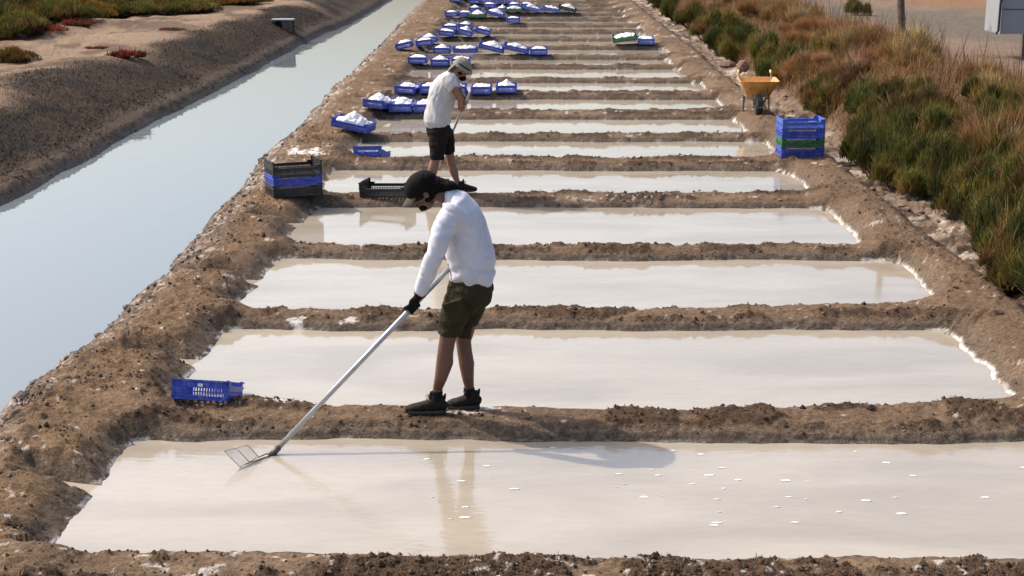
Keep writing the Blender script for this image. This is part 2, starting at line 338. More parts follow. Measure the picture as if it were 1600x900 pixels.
M['shorts2'] = mat_cloth('dark_cloth', (0.013, 0.010, 0.010), 0.6, 0.9, 22)
M['cap'] = mat_cloth('black_cap_cloth', (0.006, 0.005, 0.005), 0.3)
M['bill'] = mat_cloth('grey_bill_cloth', (0.085, 0.072, 0.062), 0.3)
M['hair'] = mat_simple('dark_hair', (0.006, 0.005, 0.004), 0.9, 0.4, 60, 0.6, spec=.1)
M['hat'] = mat_cloth('grey_hat_cloth', (0.24, 0.23, 0.19), 0.5)
M['glove'] = mat_cloth('black_glove', (0.009, 0.008, 0.009), 0.4)
M['cuff'] = mat_cloth('red_cuff', (0.12, 0.012, 0.02), 0.3)
M['shoe'] = mat_cloth('dark_shoe', (0.022, 0.017, 0.013), 0.5, 0.8, 30)
M['sole'] = mat_simple('dark_sole', (0.028, 0.023, 0.019), 0.8, 0.3, 30)
M['lace'] = mat_simple('lace', (0.10, 0.08, 0.06), 0.9, 0.2)
M['sock'] = mat_cloth('black_sock', (0.012, 0.010, 0.012), 0.3)

# ------------------------------------------------------------------ object helpers
def link(name, me, mat=None, parent=None, **kw):
    o = bpy.data.objects.new(name, me); col.objects.link(o)
    if mat is not None and me is not None and not me.materials: me.materials.append(mat)
    if parent: o.parent = parent
    for k, v in kw.items(): o[k] = v
    return o
def thing(name, label, cat, loc=(0, 0, 0), rot=(0, 0, 0), group=None):
    o = bpy.data.objects.new(name, None); col.objects.link(o); o.location = loc; o.rotation_euler = rot; o.empty_display_size = 0.1
    o['label'] = label; o['category'] = cat
    if group: o['group'] = group
    return o
def dup(root, **props):
    r = root.copy(); col.objects.link(r)
    for ch in root.children:
        c = ch.copy(); col.objects.link(c); c.parent = r
        for g in ch.children:
            q = g.copy(); col.objects.link(q); q.parent = c
    for k, v in props.items(): r[k] = v
    return r
def npmesh(name, v, f, colr=None, extra=None, smooth=False):
    me = bpy.data.meshes.new(name); v = np.asarray(v, np.float32); f = np.asarray(f, np.int32)
    k = f.shape[1]
    me.vertices.add(len(v)); me.vertices.foreach_set('co', v.ravel())
    me.loops.add(f.size); me.loops.foreach_set('vertex_index', f.ravel())
    me.polygons.add(len(f)); me.polygons.foreach_set('loop_start', np.arange(0, f.size, k, dtype=np.int32))
    me.polygons.foreach_set('use_smooth', np.full(len(f), smooth))
    if colr is not None:
        a = me.color_attributes.new('col', 'FLOAT_COLOR', 'POINT')
        a.data.foreach_set('color', np.concatenate([colr, np.ones((len(v), 1))], 1).astype(np.float32).ravel())
    if extra is not None:
        a = me.attributes.new('wet', 'FLOAT', 'POINT'); a.data.foreach_set('value', extra.astype(np.float32))
    me.update(calc_edges=True); me.validate(); return me
class MB:
    """collects boxes, bars and tubes into one mesh"""
    def __init__(s): s.v = []; s.f = []
    def add(s, vs, fs):
        b = len(s.v); s.v += [tuple(p) for p in vs]; s.f += [tuple(b + i for i in q) for q in fs]
    def box(s, c, d, R=None):
        vs = [Vector((sx * d[0] / 2, sy * d[1] / 2, sz * d[2] / 2)) for sx in (-1, 1) for sy in (-1, 1) for sz in (-1, 1)]
        if R is not None: vs = [R @ p for p in vs]
        vs = [p + Vector(c) for p in vs]
        s.add(vs, [(0, 1, 3, 2), (4, 6, 7, 5), (0, 4, 5, 1), (2, 3, 7, 6), (0, 2, 6, 4), (1, 5, 7, 3)])
    def tube(s, pts, r, n=8, cap=True):
        pts = [Vector(p) for p in pts]; rs = r if isinstance(r, (list, tuple)) else [r] * len(pts)
        rings = []
        up = None
        for i, p in enumerate(pts):
            t = (pts[min(i + 1, len(pts) - 1)] - pts[max(i - 1, 0)]).normalized()
            if up is None: up = Vector((0, 0, 1)) if abs(t.z) < 0.9 else Vector((1, 0, 0))
            a = t.cross(up).normalized(); b = a.cross(t).normalized(); up = b
            rings.append([p + (a * math.cos(2 * math.pi * k / n) + b * math.sin(2 * math.pi * k / n)) * rs[i] for k in range(n)])
        vs = [q for r_ in rings for q in r_]; fs = []
        for i in range(len(pts) - 1):
            for k in range(n): fs.append((i * n + k, i * n + (k + 1) % n, (i + 1) * n + (k + 1) % n, (i + 1) * n + k))
        if cap: fs.append(tuple(range(n))[::-1]); fs.append(tuple((len(pts) - 1) * n + k for k in range(n)))
        s.add(vs, fs)
    def mesh(s, name, smooth=False):
        me = bpy.data.meshes.new(name); me.from_pydata(s.v, [], s.f); me.update()
        bm = bmesh.new(); bm.from_mesh(me); bmesh.ops.recalc_face_normals(bm, faces=bm.faces); bm.to_mesh(me); bm.free()
        if smooth: me.polygons.foreach_set('use_smooth', [True] * len(me.polygons))
        return me
    def build(s, name, mat, parent=None, smooth=False, **kw):
        return link(name, s.mesh(name, smooth), mat, parent, **kw)

# ------------------------------------------------------------------ ground sheet
def build_ground():
    ys = np.linspace(6.2, 72, 20000)
    base = np.minimum(ys ** 2 / 8000 * 1.9, 0.13)
    dens = 1 / base
    for (y0, y1, z) in pans:
        face = (ys > y1 - 0.05) & (ys < y1 + 0.2); dens = dens * np.where(face, 2.6, 1.0)
    cum = np.cumsum(dens) * (ys[1] - ys[0])
    NR = int(min(cum[-1], 1020))
    rows = np.interp(np.linspace(cum[0], cum[-1], NR), cum, ys)
    rows = np.concatenate([rows, [75, 80, 90, 105, 130, 200, 400, 1200]])
    us = np.concatenate([[-6, -3, -1.5, -.9, -.6], np.linspace(-0.47, 0.47, 860), [.6, .9, 1.5, 3, 6]])
    U, Y = np.meshgrid(us, rows); X = U * (Y + 0.6)
    z, C, wet, info = ground(X.ravel(), Y.ravel())
    nr, nc = X.shape
    v = np.stack([X.ravel(), Y.ravel(), z], 1)
    i = np.arange(nr - 1)[:, None] * nc + np.arange(nc - 1)[None, :]
    f = np.stack([i, i + 1, i + nc + 1, i + nc], -1).reshape(-1, 4)
    link('ground', npmesh('ground', v, f, C, wet, True), M['ground'], kind='structure')
build_ground()

def water(name, x0, x1, y0, y1, z, mat):
    me = bpy.data.meshes.new(name); me.from_pydata([(x0, y0, z), (x1, y0, z), (x1, y1, z), (x0, y1, z)], [], [(0, 1, 2, 3)]); me.update()
    return link(name, me, mat, kind='structure')
for k, (y0, y1, z) in enumerate(pans):
    water('salt_pan_water', -3.2, 3.98, y0 - 0.1, y1 + 0.12, z, M['pan_near'] if k <= 1 else M['pan'])
cy = np.concatenate([np.arange(4, 75, 1.5), [90]])
vs = []; 
for y in cy: vs += [(float(canL(y)) - 0.35, y, CAN_Z), (float(canR(y)) + 0.30, y, CAN_Z)]
me = bpy.data.meshes.new('canal_water'); me.from_pydata(vs, [], [(2 * i, 2 * i + 1, 2 * i + 3, 2 * i + 2) for i in range(len(cy) - 1)]); me.update()
link('canal_water', me, M['canal'], kind='structure')

# ------------------------------------------------------------------ blades, tufts, bushes
def blades(base, dirs, length, width, c0, c1, bend=0.25, rng=None):
    """vectorised three-vertex-pair blades: returns verts, tri faces, colours"""
    rng = rng or np.random
    n = len(base); length = np.broadcast_to(length, n)[:, None]; width = np.broadcast_to(width, n)[:, None]
    dirs = dirs / np.linalg.norm(dirs, axis=1, keepdims=True)
    s = np.cross(dirs, rng.normal(size=(n, 3))); s /= np.linalg.norm(s, axis=1, keepdims=True) + 1e-9
    b2 = np.cross(dirs, s)
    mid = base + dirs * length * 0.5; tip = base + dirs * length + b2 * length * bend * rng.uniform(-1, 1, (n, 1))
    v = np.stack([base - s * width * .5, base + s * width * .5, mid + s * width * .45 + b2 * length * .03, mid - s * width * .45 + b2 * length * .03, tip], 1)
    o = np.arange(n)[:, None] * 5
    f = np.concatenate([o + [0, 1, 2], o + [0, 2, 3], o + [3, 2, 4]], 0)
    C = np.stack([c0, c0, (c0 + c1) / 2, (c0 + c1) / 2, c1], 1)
    return v.reshape(-1, 3), f, C.reshape(-1, 3)
def merge(parts):
    V, F, C = [], [], []; b = 0
    for v, f, c in parts: V.append(v); F.append(f + b); C.append(c); b += len(v)
    return np.concatenate(V), np.concatenate(F), np.concatenate(C)
def pal(n, cols, wts, rng, jit=0.25):
    c = np.array(cols)[rng.choice(len(cols), n, p=wts)]
    return c * (1 + jit * rng.uniform(-1, 1, (n, 1)))

def bush_meshes(seed, n=4200, r=0.45, h=0.5, cols=None, wts=None, leaf=0.085, width=0.010, lumps=16, upright=0.7):
    rng = np.random.RandomState(seed)
    ang = rng.uniform(0, 2 * np.pi, lumps); rr = r * np.sqrt(rng.uniform(0, 1, lumps)) * 0.8
    lc = np.stack([rr * np.cos(ang), rr * np.sin(ang), h * (0.12 + 0.58 * rng.uniform(0, 1, lumps)) * (1.15 - 0.6 * rr / r)], 1)
    lr = r * rng.uniform(0.15, 0.38, lumps); lcol = pal(lumps, cols, wts, rng, 0.25)
    k = rng.randint(0, lumps, n)
    dv = rng.normal(size=(n, 3)); dv /= np.linalg.norm(dv, axis=1, keepdims=True); dv[:, 2] = np.abs(dv[:, 2]) * 1.1 - 0.35
    rad = rng.uniform(0.45, 1.0, n) ** 0.6
    base = lc[k] + dv * (lr[k] * rad)[:, None] * [1, 1, h / r * 1.0]
    base[:, 2] = np.maximum(base[:, 2], 0.0)
    dirs = dv * (1 - upright) + np.array([0, 0, 1]) * upright + rng.normal(size=(n, 3)) * 0.22
    C = lcol[k] * (1 + 0.3 * rng.uniform(-1, 1, (n, 1)))
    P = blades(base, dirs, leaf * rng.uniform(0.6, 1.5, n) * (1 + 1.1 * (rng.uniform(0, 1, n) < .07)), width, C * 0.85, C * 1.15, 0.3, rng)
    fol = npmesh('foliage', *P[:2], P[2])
    # woody stems
    m = MB()
    for i in range(lumps):
        p = lc[i]; m.tube([(p[0] * .15, p[1] * .15, -0.05), (p[0] * .6, p[1] * .6, p[2] * .45), tuple(p)], [0.012, 0.008, 0.004], 4)
    return fol, m.mesh('stem')
GREEN = [(0.080, 0.084, 0.018), (0.112, 0.105, 0.021), (0.145, 0.112, 0.026), (0.050, 0.058, 0.017), (0.17, 0.100, 0.035)]
GW = [0.33, 0.27, 0.15, 0.2, 0.05]
protos = [bush_meshes(s, 6500, 0.42, 0.62, GREEN, GW, 0.11, 0.0085, 22, 0.82) for s in (1, 2, 3, 4)]
OL = [(0.10, 0.085, 0.02), (0.13, 0.09, 0.025), (0.06, 0.07, 0.018), (0.16, 0.085, 0.03)]
protos_o = [bush_meshes(s, 4200, 0.45, 0.5, OL, [.35, .25, .25, .15], 0.10, 0.009) for s in (11, 12)]
STR = [(0.29, 0.165, 0.068), (0.22, 0.105, 0.040), (0.38, 0.26, 0.135), (0.14, 0.078, 0.036)]
protos_d = [bush_meshes(s, 3200, 0.45, 0.45, STR, [.35, .3, .15, .2], 0.16, 0.006, 12, 0.72) for s in (21, 22)]
protos_l = [bush_meshes(s, 9000, 0.9, 0.62, GREEN, [.2, .3, .3, .1, .1], 0.10, 0.016, 30) for s in (31, 32)]
protos_r = [bush_meshes(s, 2600, 0.4, 0.12, [(0.20, 0.035, 0.025), (0.14, 0.03, 0.02), (0.10, 0.045, 0.025)], [.5, .3, .2], 0.05, 0.012, 14, 0.5) for s in (41,)]
def bush(proto, x, y, s, label, cat, group, name='salt_bush', sz=1.0, tint=(1, 1, 1), z=None, mat='leaf'):
    z = hz(x, y) if z is None else z
    o = thing(name, label, cat, (x, y, z - 0.03), (0, 0, random.uniform(0, 6.28)), group); o.scale = (s, s, s * sz)
    a = link('foliage', proto[0], M[mat], o); a.color = (*tint, 1)
    b_ = link('stem', proto[1], M['wood'], o)
    return o

# green bushes on the right slope: (px, py of the base in the photograph, scale, kind)
right = [(1035, 22, 1.2), (1055, 35, 1.3), (1080, 50, 1.3), (1018, 8, 1.1), (1062, 12, 1.2), (1100, 68, 1.35), (1128, 92, 1.3), (1112, 60, 1.3), (1150, 100, 1.1), (1140, 78, 1.4), (1165, 85, 1.2),
         (1200, 118, 1.25), (1222, 135, 1.2), (1235, 122, 1.1), (1190, 88, 1.0), (1288, 188, 0.95), (1300, 172, 1.0), (1275, 170, 0.75), (1312, 150, 0.9),
         (1352, 262, 0.95), (1370, 240, 1.2), (1372, 285, 1.0), (1400, 300, 1.05), (1398, 262, 1.25), (1425, 280, 1.15), (1410, 230, 1.25), (1440, 250, 1.1), (1380, 215, 1.0), (1432, 312, 0.8), (1455, 290, 0.95),
         (1480, 270, 0.9), (1490, 315, 0.85), (1515, 300, 1.1), (1545, 285, 1.0), (1560, 205, 0.95), (1530, 225, 0.9), (1590, 225, 1.0), (1500, 345, 0.9), (1530, 355, 1.1), (1560, 335, 1.2), (1590, 320, 1.1),
         (1560, 385, 1.0), (1585, 370, 1.2), (1580, 425, 1.0), (1600, 405, 1.2), (1592, 455, 0.95), (1625, 440, 1.2), (1635, 380, 1.3), (1640, 320, 1.3), (1575, 465, 0.6), (1620, 480, 1.0),
         (1340, 30, 0.8), (1362, 195, 1.0), (1400, 178, .95), (1352, 170, .8), (1452, 205, 1.0), (1478, 228, .95), (1440, 165, .6), (1530, 180, .7), (1290, 100, 0.8), (1310, 92, 0.7), (1400, 190, 0.8)]
G1 = 'green salt bushes along the foot of the right-hand slope'
for i, (px, py, s) in enumerate(right):
    x, y, z = hit(px, py - 6)
    olive = (i * 7) % 5 == 0
    pr = protos_o[i % 2] if olive else protos[i % 4]
    lb, gp = (('green salt bush behind the wheelbarrow, at the far foot of the slope', 'bushes behind the wheelbarrow') if i < 15 else ('small green salt bush between the crate stack and the wheelbarrow', 'bushes between stack and wheelbarrow') if i < 19 else
              ('green salt bush in the large thicket right of the crate stack', 'thicket right of the crate stack') if i < 34 else ('big green salt bush low on the slope at the right frame edge', 'bushes at the right frame edge') if i < 51 else
              ('small green bush alone among the dry grass high on the slope', 'lone bushes in the dry grass'))
    bush(pr, x, y, s * 0.98, lb, 'bush', gp, z=z, sz=random.uniform(.9, 1.2))
# dry clumps: upper slope
G2 = 'dry brown grass clumps on the upper right-hand slope'
rng = np.random.RandomState(5)
for i in range(105):
    y = 13.0 + 50 * rng.uniform(0, 1) ** 1.35; e = rng.uniform(0.95, 2.3); x = 4.28 + e
    q = 'near the pole and nearer to the camera' if y < 24 else 'above the wheelbarrow' if y < 38 else 'at the far top end of the slope'
    bush(protos_d[i % 2], x, y, rng.uniform(.7, 1.15), 'dry grass clump high on the slope, ' + q, 'dry grass', 'dry grass clumps ' + q, name='dry_grass_clump', mat='straw',
         tint=(1, rng.uniform(.9, 1.15), rng.uniform(.85, 1.3)), sz=rng.uniform(.7, 1.1))
# bushes on the far left bank
left = [(18, 98, 1.0, .9), (-8, 60, 1, 1), (30, 52, 1, 1), (62, 36, 1.1, 1), (100, 34, 1.1, 1), (122, 32, 1, 1), (150, 29, 1, .9), (80, 18, 1.2, 1), (20, 22, 1.2, 1.1), (130, 14, 1.2, 1), (185, 24, 1, .8), (215, 22, 1, .8), (245, 22, 1, .8),
        (275, 22, 1, .8), (305, 21, 1, .8), (235, 8, 1.2, .9), (290, 6, 1.2, .9), (335, 12, 1, .75), (365, 9, 1, .75), (390, 6, .9, .7), (340, 0, 1.2, .9), (50, 2, 1.4, 1.2), (180, 4, 1.3, 1), (-30, 40, 1.3, 1.1), (-20, 10, 1.4, 1.2)]
G3 = 'low green bushes beyond the canal'
for i, (px, py, s, sz) in enumerate(left):
    x, y, z = hit(px, max(py - 1, -40))
    if i == 0: s = 0.62
    bush(protos_l[i % 2], x, y, s * .9, 'round green bush standing alone on the sand at the left edge' if i == 0 else 'low green and ochre bush in the hedge beyond the canal, ' + ('left of the sand gap' if px < 160 else 'right part'), 'bush',
         None if i == 0 else 'hedge bushes left' if px < 160 else 'hedge bushes right', z=z, sz=sz, tint=(1.0, 1.0, 1.0) if i % 3 else (1.5, 1.0, .9))
for (px, py, s, sz, lb) in [(199, 90, 1.1, 1.2, 'red succulent mat on the edge of the dark bank slope beyond the canal'), (125, 40, 1.3, 1.0, 'red succulent mat under the hedge, farther right of the two'), (75, 48, 1.3, .9, 'brownish red mat under the hedge, left one'),
                            (150, 76, .8, .6, 'thin brown mat on the sand left of the red mat'), (270, 47, 1.0, .6, 'thin brown mat at the far right end of the sand patch')]:
    x, y, z = hit(px, py); bush(protos_r[0], x, y, s, lb, 'ground plant', 'succulent mats on the far bank', name='succulent_mat', sz=sz, z=z, tint=(1, 1, 1) if 'red' in lb else (.7, 1.1, 1.0))

# loose grass and weed cover (uncountable)
def scatter(name, n, xf, yf, accept, ln, wd, cols, wts, up=0.8, seed=1, zoff=0.0, mat='straw'):
    rng = np.random.RandomState(seed); x = xf(rng, n); y = yf(rng, n)
    if callable(x): x = x(y)
    z, C, wet, info = ground(x, y); p = accept(x, y, info); k = rng.uniform(0, 1, n) < p
    x, y, z = x[k], y[k], z[k]; m = len(x)
    base = np.stack([x, y, z - 0.005 + zoff], 1)
    dirs = rng.normal(size=(m, 3)) * (1 - up) + np.array([0, 0, 1]) * up
    c = pal(m, cols, wts, rng)
    P = blades(base, dirs, ln * rng.uniform(.5, 1.5, m), wd, c * .85, c * 1.1, 0.4, rng)
    o = link(name, npmesh(name, *P[:2], P[2]), M[mat], kind='stuff'); o.color = (1, 1, 1, 1); return o
YR = lambda a, b, p=1.6: (lambda r, n: a + (b - a) * r.uniform(0, 1, n) ** p)
WD = [(0.13, 0.075, 0.04), (0.085, 0.05, 0.028), (0.20, 0.125, 0.065), (0.10, 0.085, 0.035)]
scatter('weed_mat', 60000, lambda r, n: r.uniform(-3.6, 4.2, n), YR(7.2, 26, 1.7), lambda x, y, i: (i['weed'] ** 1.5 * i['top'] * (1 - i['ditch']) * (1 - .75 * sst(3.5, 3.8, x))), 0.026, 0.006, WD, [.35, .35, .2, .1], .45, 3)
def lx(r, n): return r.uniform(0, 1, n)
rng = np.random.RandomState(9); yb = 15 + 38 * rng.uniform(0, 1, 60000) ** 1.4; xb = canL(yb) - rng.uniform(0.35, 3.2, 60000)
scatter('bank_grass', 60000, lambda r, n: xb, lambda r, n: yb, lambda x, y, i: (1 - i['sand']) * .9, 0.05, 0.009, [(0.045, 0.029, 0.016), (0.026, 0.018, 0.011), (0.08, 0.052, 0.03), (0.034, 0.034, 0.013)], [.4, .3, .2, .1], .5, 4)
ys_ = 12.5 + 50 * rng.uniform(0, 1, 42000) ** 1.5; xs_ = 4.28 + rng.uniform(0.6, 2.7, 42000)
scatter('dry_grass', 42000, lambda r, n: xs_, lambda r, n: ys_, lambda x, y, i: np.where(i['e'] > 2.1, .5, 1), 0.27, 0.0068, STR, [.35, .3, .2, .15], .72, 6)
ys2 = 16 + 30 * rng.uniform(0, 1, 900) ** 1.3; xs2 = 4.28 + rng.uniform(1.7, 2.9, 900)
scatter('dead_stalks', 900, lambda r, n: xs2, lambda r, n: ys2, lambda x, y, i: 1, 0.55, 0.010, [(0.12, 0.06, 0.035), (0.2, 0.13, 0.08)], [.6, .4], .88, 8)

# clods, rocks
def rock_mesh(seed, sub=2, rough=.3):
    bm = bmesh.new(); bmesh.ops.create_icosphere(bm, subdivisions=sub, radius=1)
    r = random.Random(seed); off = [(Vector((r.uniform(-1, 1), r.uniform(-1, 1), r.uniform(-1, 1))).normalized(), r.uniform(.65, .95)) for _ in range(14)]
    for v in bm.verts:
        n = v.co.normalized(); m = 1.0
        for d, c in off:
            t = n.dot(d)
            if t > 0.01: m = min(m, c / t)
        v.co = n * m * (1 + rough * .25 * r.uniform(-1, 1))
    me = bpy.data.meshes.new('rock'); bm.to_mesh(me); bm.free(); return me
m = MB(); rr_ = random.Random(4)
tmp = [rock_mesh(i, 1) for i in range(5)]
for i in range(420):
    y = 9.5 + 45 * rr_.random() ** 1.5; x = float(canR(y)) + rr_.uniform(0.0, 0.30) * (1 if rr_.random() < .7 else 1.6); s = rr_.uniform(.015, .055); t = tmp[i % 5]; a = rr_.uniform(0, 6.28)
    z = hz(x, y); z = max(z, CAN_Z)
    m.add([(x + s * (v.co.x * math.cos(a) - v.co.y * math.sin(a)), y + s * (v.co.x * math.sin(a) + v.co.y * math.cos(a)), z + s * .6 * v.co.z) for v in t.vertices], [tuple(p.vertices) for p in t.polygons])
m.build('mud_clods', M['wood'], kind='stuff')
def crumbs(name, n, x, y, accept, s0, s1, cols, wts, seed):
    rng = np.random.RandomState(seed); z, C, wet, info = ground(x, y); k = rng.uniform(0, 1, n) < accept(x, y, info)
    x, y, z = x[k], y[k], z[k]; q = len(x); s = rng.uniform(s0, s1, q) * (1 + rng.uniform(0, 1, q) ** 6 * 2)
    o = np.array([(1, 0, 0), (0, 1, 0), (-1, 0, 0), (0, -1, 0), (0, 0, .8), (0, 0, -.6)], float)
    v = o[None] * s[:, None, None] * rng.uniform(.6, 1.3, (q, 6, 1)); a = rng.uniform(0, 6.28, q)
    vx = v[..., 0] * np.cos(a)[:, None] - v[..., 1] * np.sin(a)[:, None]; vy = v[..., 0] * np.sin(a)[:, None] + v[..., 1] * np.cos(a)[:, None]
    V = np.stack([vx + x[:, None], vy + y[:, None], v[..., 2] + z[:, None] + s[:, None] * .25], -1).reshape(-1, 3)
    f = np.array([(0, 1, 4), (1, 2, 4), (2, 3, 4), (3, 0, 4), (1, 0, 5), (2, 1, 5), (3, 2, 5), (0, 3, 5)])
    F = (np.arange(q)[:, None, None] * 6 + f[None]).reshape(-1, 3); c = pal(q, cols, wts, rng); c = np.repeat(c, 6, 0)
    link(name, npmesh(name, V, F, c, np.zeros(len(V)), False), M['ground'], kind='stuff')
rng = np.random.RandomState(77); nn = 46000
yy_ = 7.2 + 17 * rng.uniform(0, 1, nn) ** 1.6; xx_ = rng.uniform(-3.7, 4.3, nn)
crumbs('mud_crumbs', nn, xx_, yy_, lambda x, y, i: sst(0.02, 0.08, i['d']) * (.10 + .75 * i['weed']) * (1 - i['ditch']) * (1 - .6 * sst(3.5, 3.8, x)), .004, .011,
       [(0.075, 0.045, 0.027), (0.13, 0.088, 0.058), (0.045, 0.028, 0.018), (0.22, 0.17, 0.125)], [.4, .25, .25, .1], 5)
nn = 14000; yy_ = 14 + 36 * rng.uniform(0, 1, nn) ** 1.5; xx_ = canL(yy_) - rng.uniform(-.05, .7, nn)
crumbs('bank_crumbs', nn, xx_, yy_, lambda x, y, i: .55 * sst(.1, -.15, fbm(x, y, 2.5, 3, 9)), .006, .016, [(0.07, 0.045, 0.03), (0.12, 0.09, 0.068), (0.04, 0.028, 0.02), (0.18, 0.145, 0.12)], [.35, .3, .25, .1], 6)
m = MB()
for i in range(150):
    y = 13 + 40 * rr_.random() ** 1.5; x = 4.3 + rr_.uniform(0.05, .6); s = rr_.uniform(.02, .07); t = tmp[i % 5]
    z = hz(x, y); m.add([(x + s * v.co.x, y + s * v.co.y, z + s * .6 * v.co.z) for v in t.vertices], [tuple(p.vertices) for p in t.polygons])
m.build('ditch_rubble', M['rock'], kind='stuff')
for (px, py, sx, sy, sz_, lb) in [(1160, 112, .17, .15, .2, 'upright reddish brown rock behind the wheelbarrow'), (1137, 106, .2, .16, .12, 'dark low rock left of the reddish rock behind the wheelbarrow')]:
    x, y, z = hit(px, py); o = link('rock', rock_mesh(px), M['rock']); o.location = (x, y, z + sz_ * .3); o.scale = (sx, sy, sz_); o['label'] = lb; o['category'] = 'rock'

# floating salt crystals on the nearest pan
m = MB(); rr_ = random.Random(12)
for i in range(45):
    px, py = rr_.gauss(1180, 150), rr_.gauss(755, 28)
    if rr_.random() < .25: px, py = rr_.gauss(740, 60), rr_.gauss(770, 35)
    if py < 700 or py > 840: continue
    x, y = gnd(px, py, 0); a = rr_.uniform(.008, .04); b = a * rr_.uniform(.18, .4); n = 7
    pts = [(x + a * math.cos(6.28 * k / n) * rr_.uniform(.6, 1.1), y + b * math.sin(6.28 * k / n) * rr_.uniform(.6, 1.1)) for k in range(n)]
    m.add([(p[0], p[1], -0.002) for p in pts] + [(p[0], p[1], 0.004) for p in pts], [tuple(range(n, 2 * n))] + [(k, (k + 1) % n, n + (k + 1) % n, n + k) for k in range(n)])
m.build('floating_salt', M['salt'], kind='stuff')

# ------------------------------------------------------------------ crates
def panel(w, h, pitch, z0, z1, drop=0.0, solid_mid=0.0, t=0.008, rows=2):
    """slotted wall in the xz plane centred on x"""
    m = MB()
    ht = h - drop
    m.box((0, 0, z0 / 2), (w, t, z0))                                  # bottom band
    m.box((0, 0, (z1 + ht) / 2), (w - .002, t, ht - z1))               # top band
    m.box((0, -0.003, ht - 0.006), (w + .004, t + .014, .012))         # rim lip
    m.box((0, -.002, z0 - .004), (w, t + .006, .006))
    for i in range(1, rows): m.box((0, 0, z0 + (z1 - z0) * i / rows), (w - .004, t * .9, .008))
    n = int(w / pitch)
    for i in range(n + 1):
        x = -w / 2 + i * w / n
        wd = 0.028 if (i in (0, n)) else pitch * 0.42
        xx = min(max(x, -w / 2 + wd / 2), w / 2 - wd / 2)
        m.box((xx, 0, (z0 + z1) / 2), (wd, t * .8, z1 - z0))
    for sx in (-1, 1):                                                  # raised corners
        if drop > 0: m.box((sx * (w / 2 - .035), 0, ht + drop / 2), (.07, t * .96, drop)); m.box((sx * (w / 2 - .035), -.003, h - .005), (.074, t + .012, .010))
    return m
def crate(label, mat, L=0.6, W=0.4, H=0.14, drop=0.03, high=0.0, plate=False, group=None):
    t = thing('crate', label, 'crate', group=group)
    fl = MB()
    for i in range(13): fl.box((-L / 2 + .02 + i * (L - .04) / 12, 0, .004), (.016, W - .012, .008))
    for i in range(9): fl.box((0, -W / 2 + .02 + i * (W - .04) / 8, .0055), (L - .014, .014, .008))
    fl.build('floor', M[mat], t)
    for s in (-1, 1):
        a = panel(L - .004, H, .021, .03, H - drop - .035, drop).build('side_panel', M[mat], t)
        a.location = (0, s * (W / 2 - .006), 0); a.rotation_euler = (0, 0, 0 if s < 0 else math.pi)
        e_ = MB()
        b = panel(W - .018, H + high, .0185, .03, H - .055, 0.0)
        if high: b.box((0, 0, H + high), (W * .4, .012, .012))
        b = b.build('end_panel', M[mat], t)
        b.location = (s * (L / 2 - .006), 0, 0); b.rotation_euler = (0, 0, math.pi / 2 if s > 0 else -math.pi / 2)
    for sx in (-1, 1):
        for sy in (-1, 1):
            p = MB(); p.box((0, 0, (H + .005 + high) / 2), (.020, .020, H + .005 + high)); q = p.build('corner_post', M[mat], t); q.location = (sx * (L / 2 - .012), sy * (W / 2 - .012), 0)
    if plate:
        p = MB(); p.box((0, 0, 0), (.004, .035, .022)); q = p.build('label_plate', M['white'], t); q.location = (-(L / 2 + .006), 0.0, H - .036)
    return t
proto_crates = {}
def heap_mesh(seed, L=0.55, W=0.35, h=0.10, tx=0, ty=0, pk=1.0, fill=1.0):
    h *= 1.15
    r = np.random.RandomState(seed); n = 26
    u, v = np.meshgrid(np.linspace(-1, 1, n), np.linspace(-1, 1, n)); x = u * L / 2 * fill; y = v * W / 2 * fill
    cx, cy_ = tx, ty; d = np.sqrt(((u - cx) * .9) ** 2 + ((v - cy_) * .8) ** 2)
    z = 0.08 + .8 * h * np.exp(-(d * pk * 1.5) ** 2) + 0.05 * fbm(x + seed, y, 14, 4, seed)
    z = z * np.where(np.maximum(abs(u), abs(v)) > .97, .4, 1.0)
    V = np.stack([x.ravel(), y.ravel(), z.ravel()], 1); i = np.arange(n - 1)[:, None] * n + np.arange(n - 1)[None]
    F = np.stack([i, i + 1, i + n + 1, i + n], -1).reshape(-1, 4)
    # base so the heap is solid
    b = len(V); ring = list(range(n)) + [k * n + n - 1 for k in range(1, n)] + [n * n - 1 - k for k in range(1, n)] + [n * (n - 1 - k) for k in range(1, n - 1)]
    V2 = V[ring].copy(); V2[:, 2] = 0.012; V = np.concatenate([V, V2]); m_ = len(ring)
    F2 = np.array([[ring[(k + 1) % m_], ring[k], b + k, b + (k + 1) % m_] for k in range(m_)]); F = np.concatenate([F, F2])
    return npmesh('salt_heap', V, F, None, None, False)
heaps = [heap_mesh(s, h=hh, tx=tx, ty=ty, pk=pk) for s, hh, tx, ty, pk in [(1, .10, 0, 0, .9), (2, .08, .2, .1, .8), (3, .11, -.2, 0, 1.0), (4, .07, 0, .2, .6), (5, .13, .1, 0, 1.1)]]
big_heap = heap_mesh(8, L=.56, W=.37, h=.17, pk=.95)

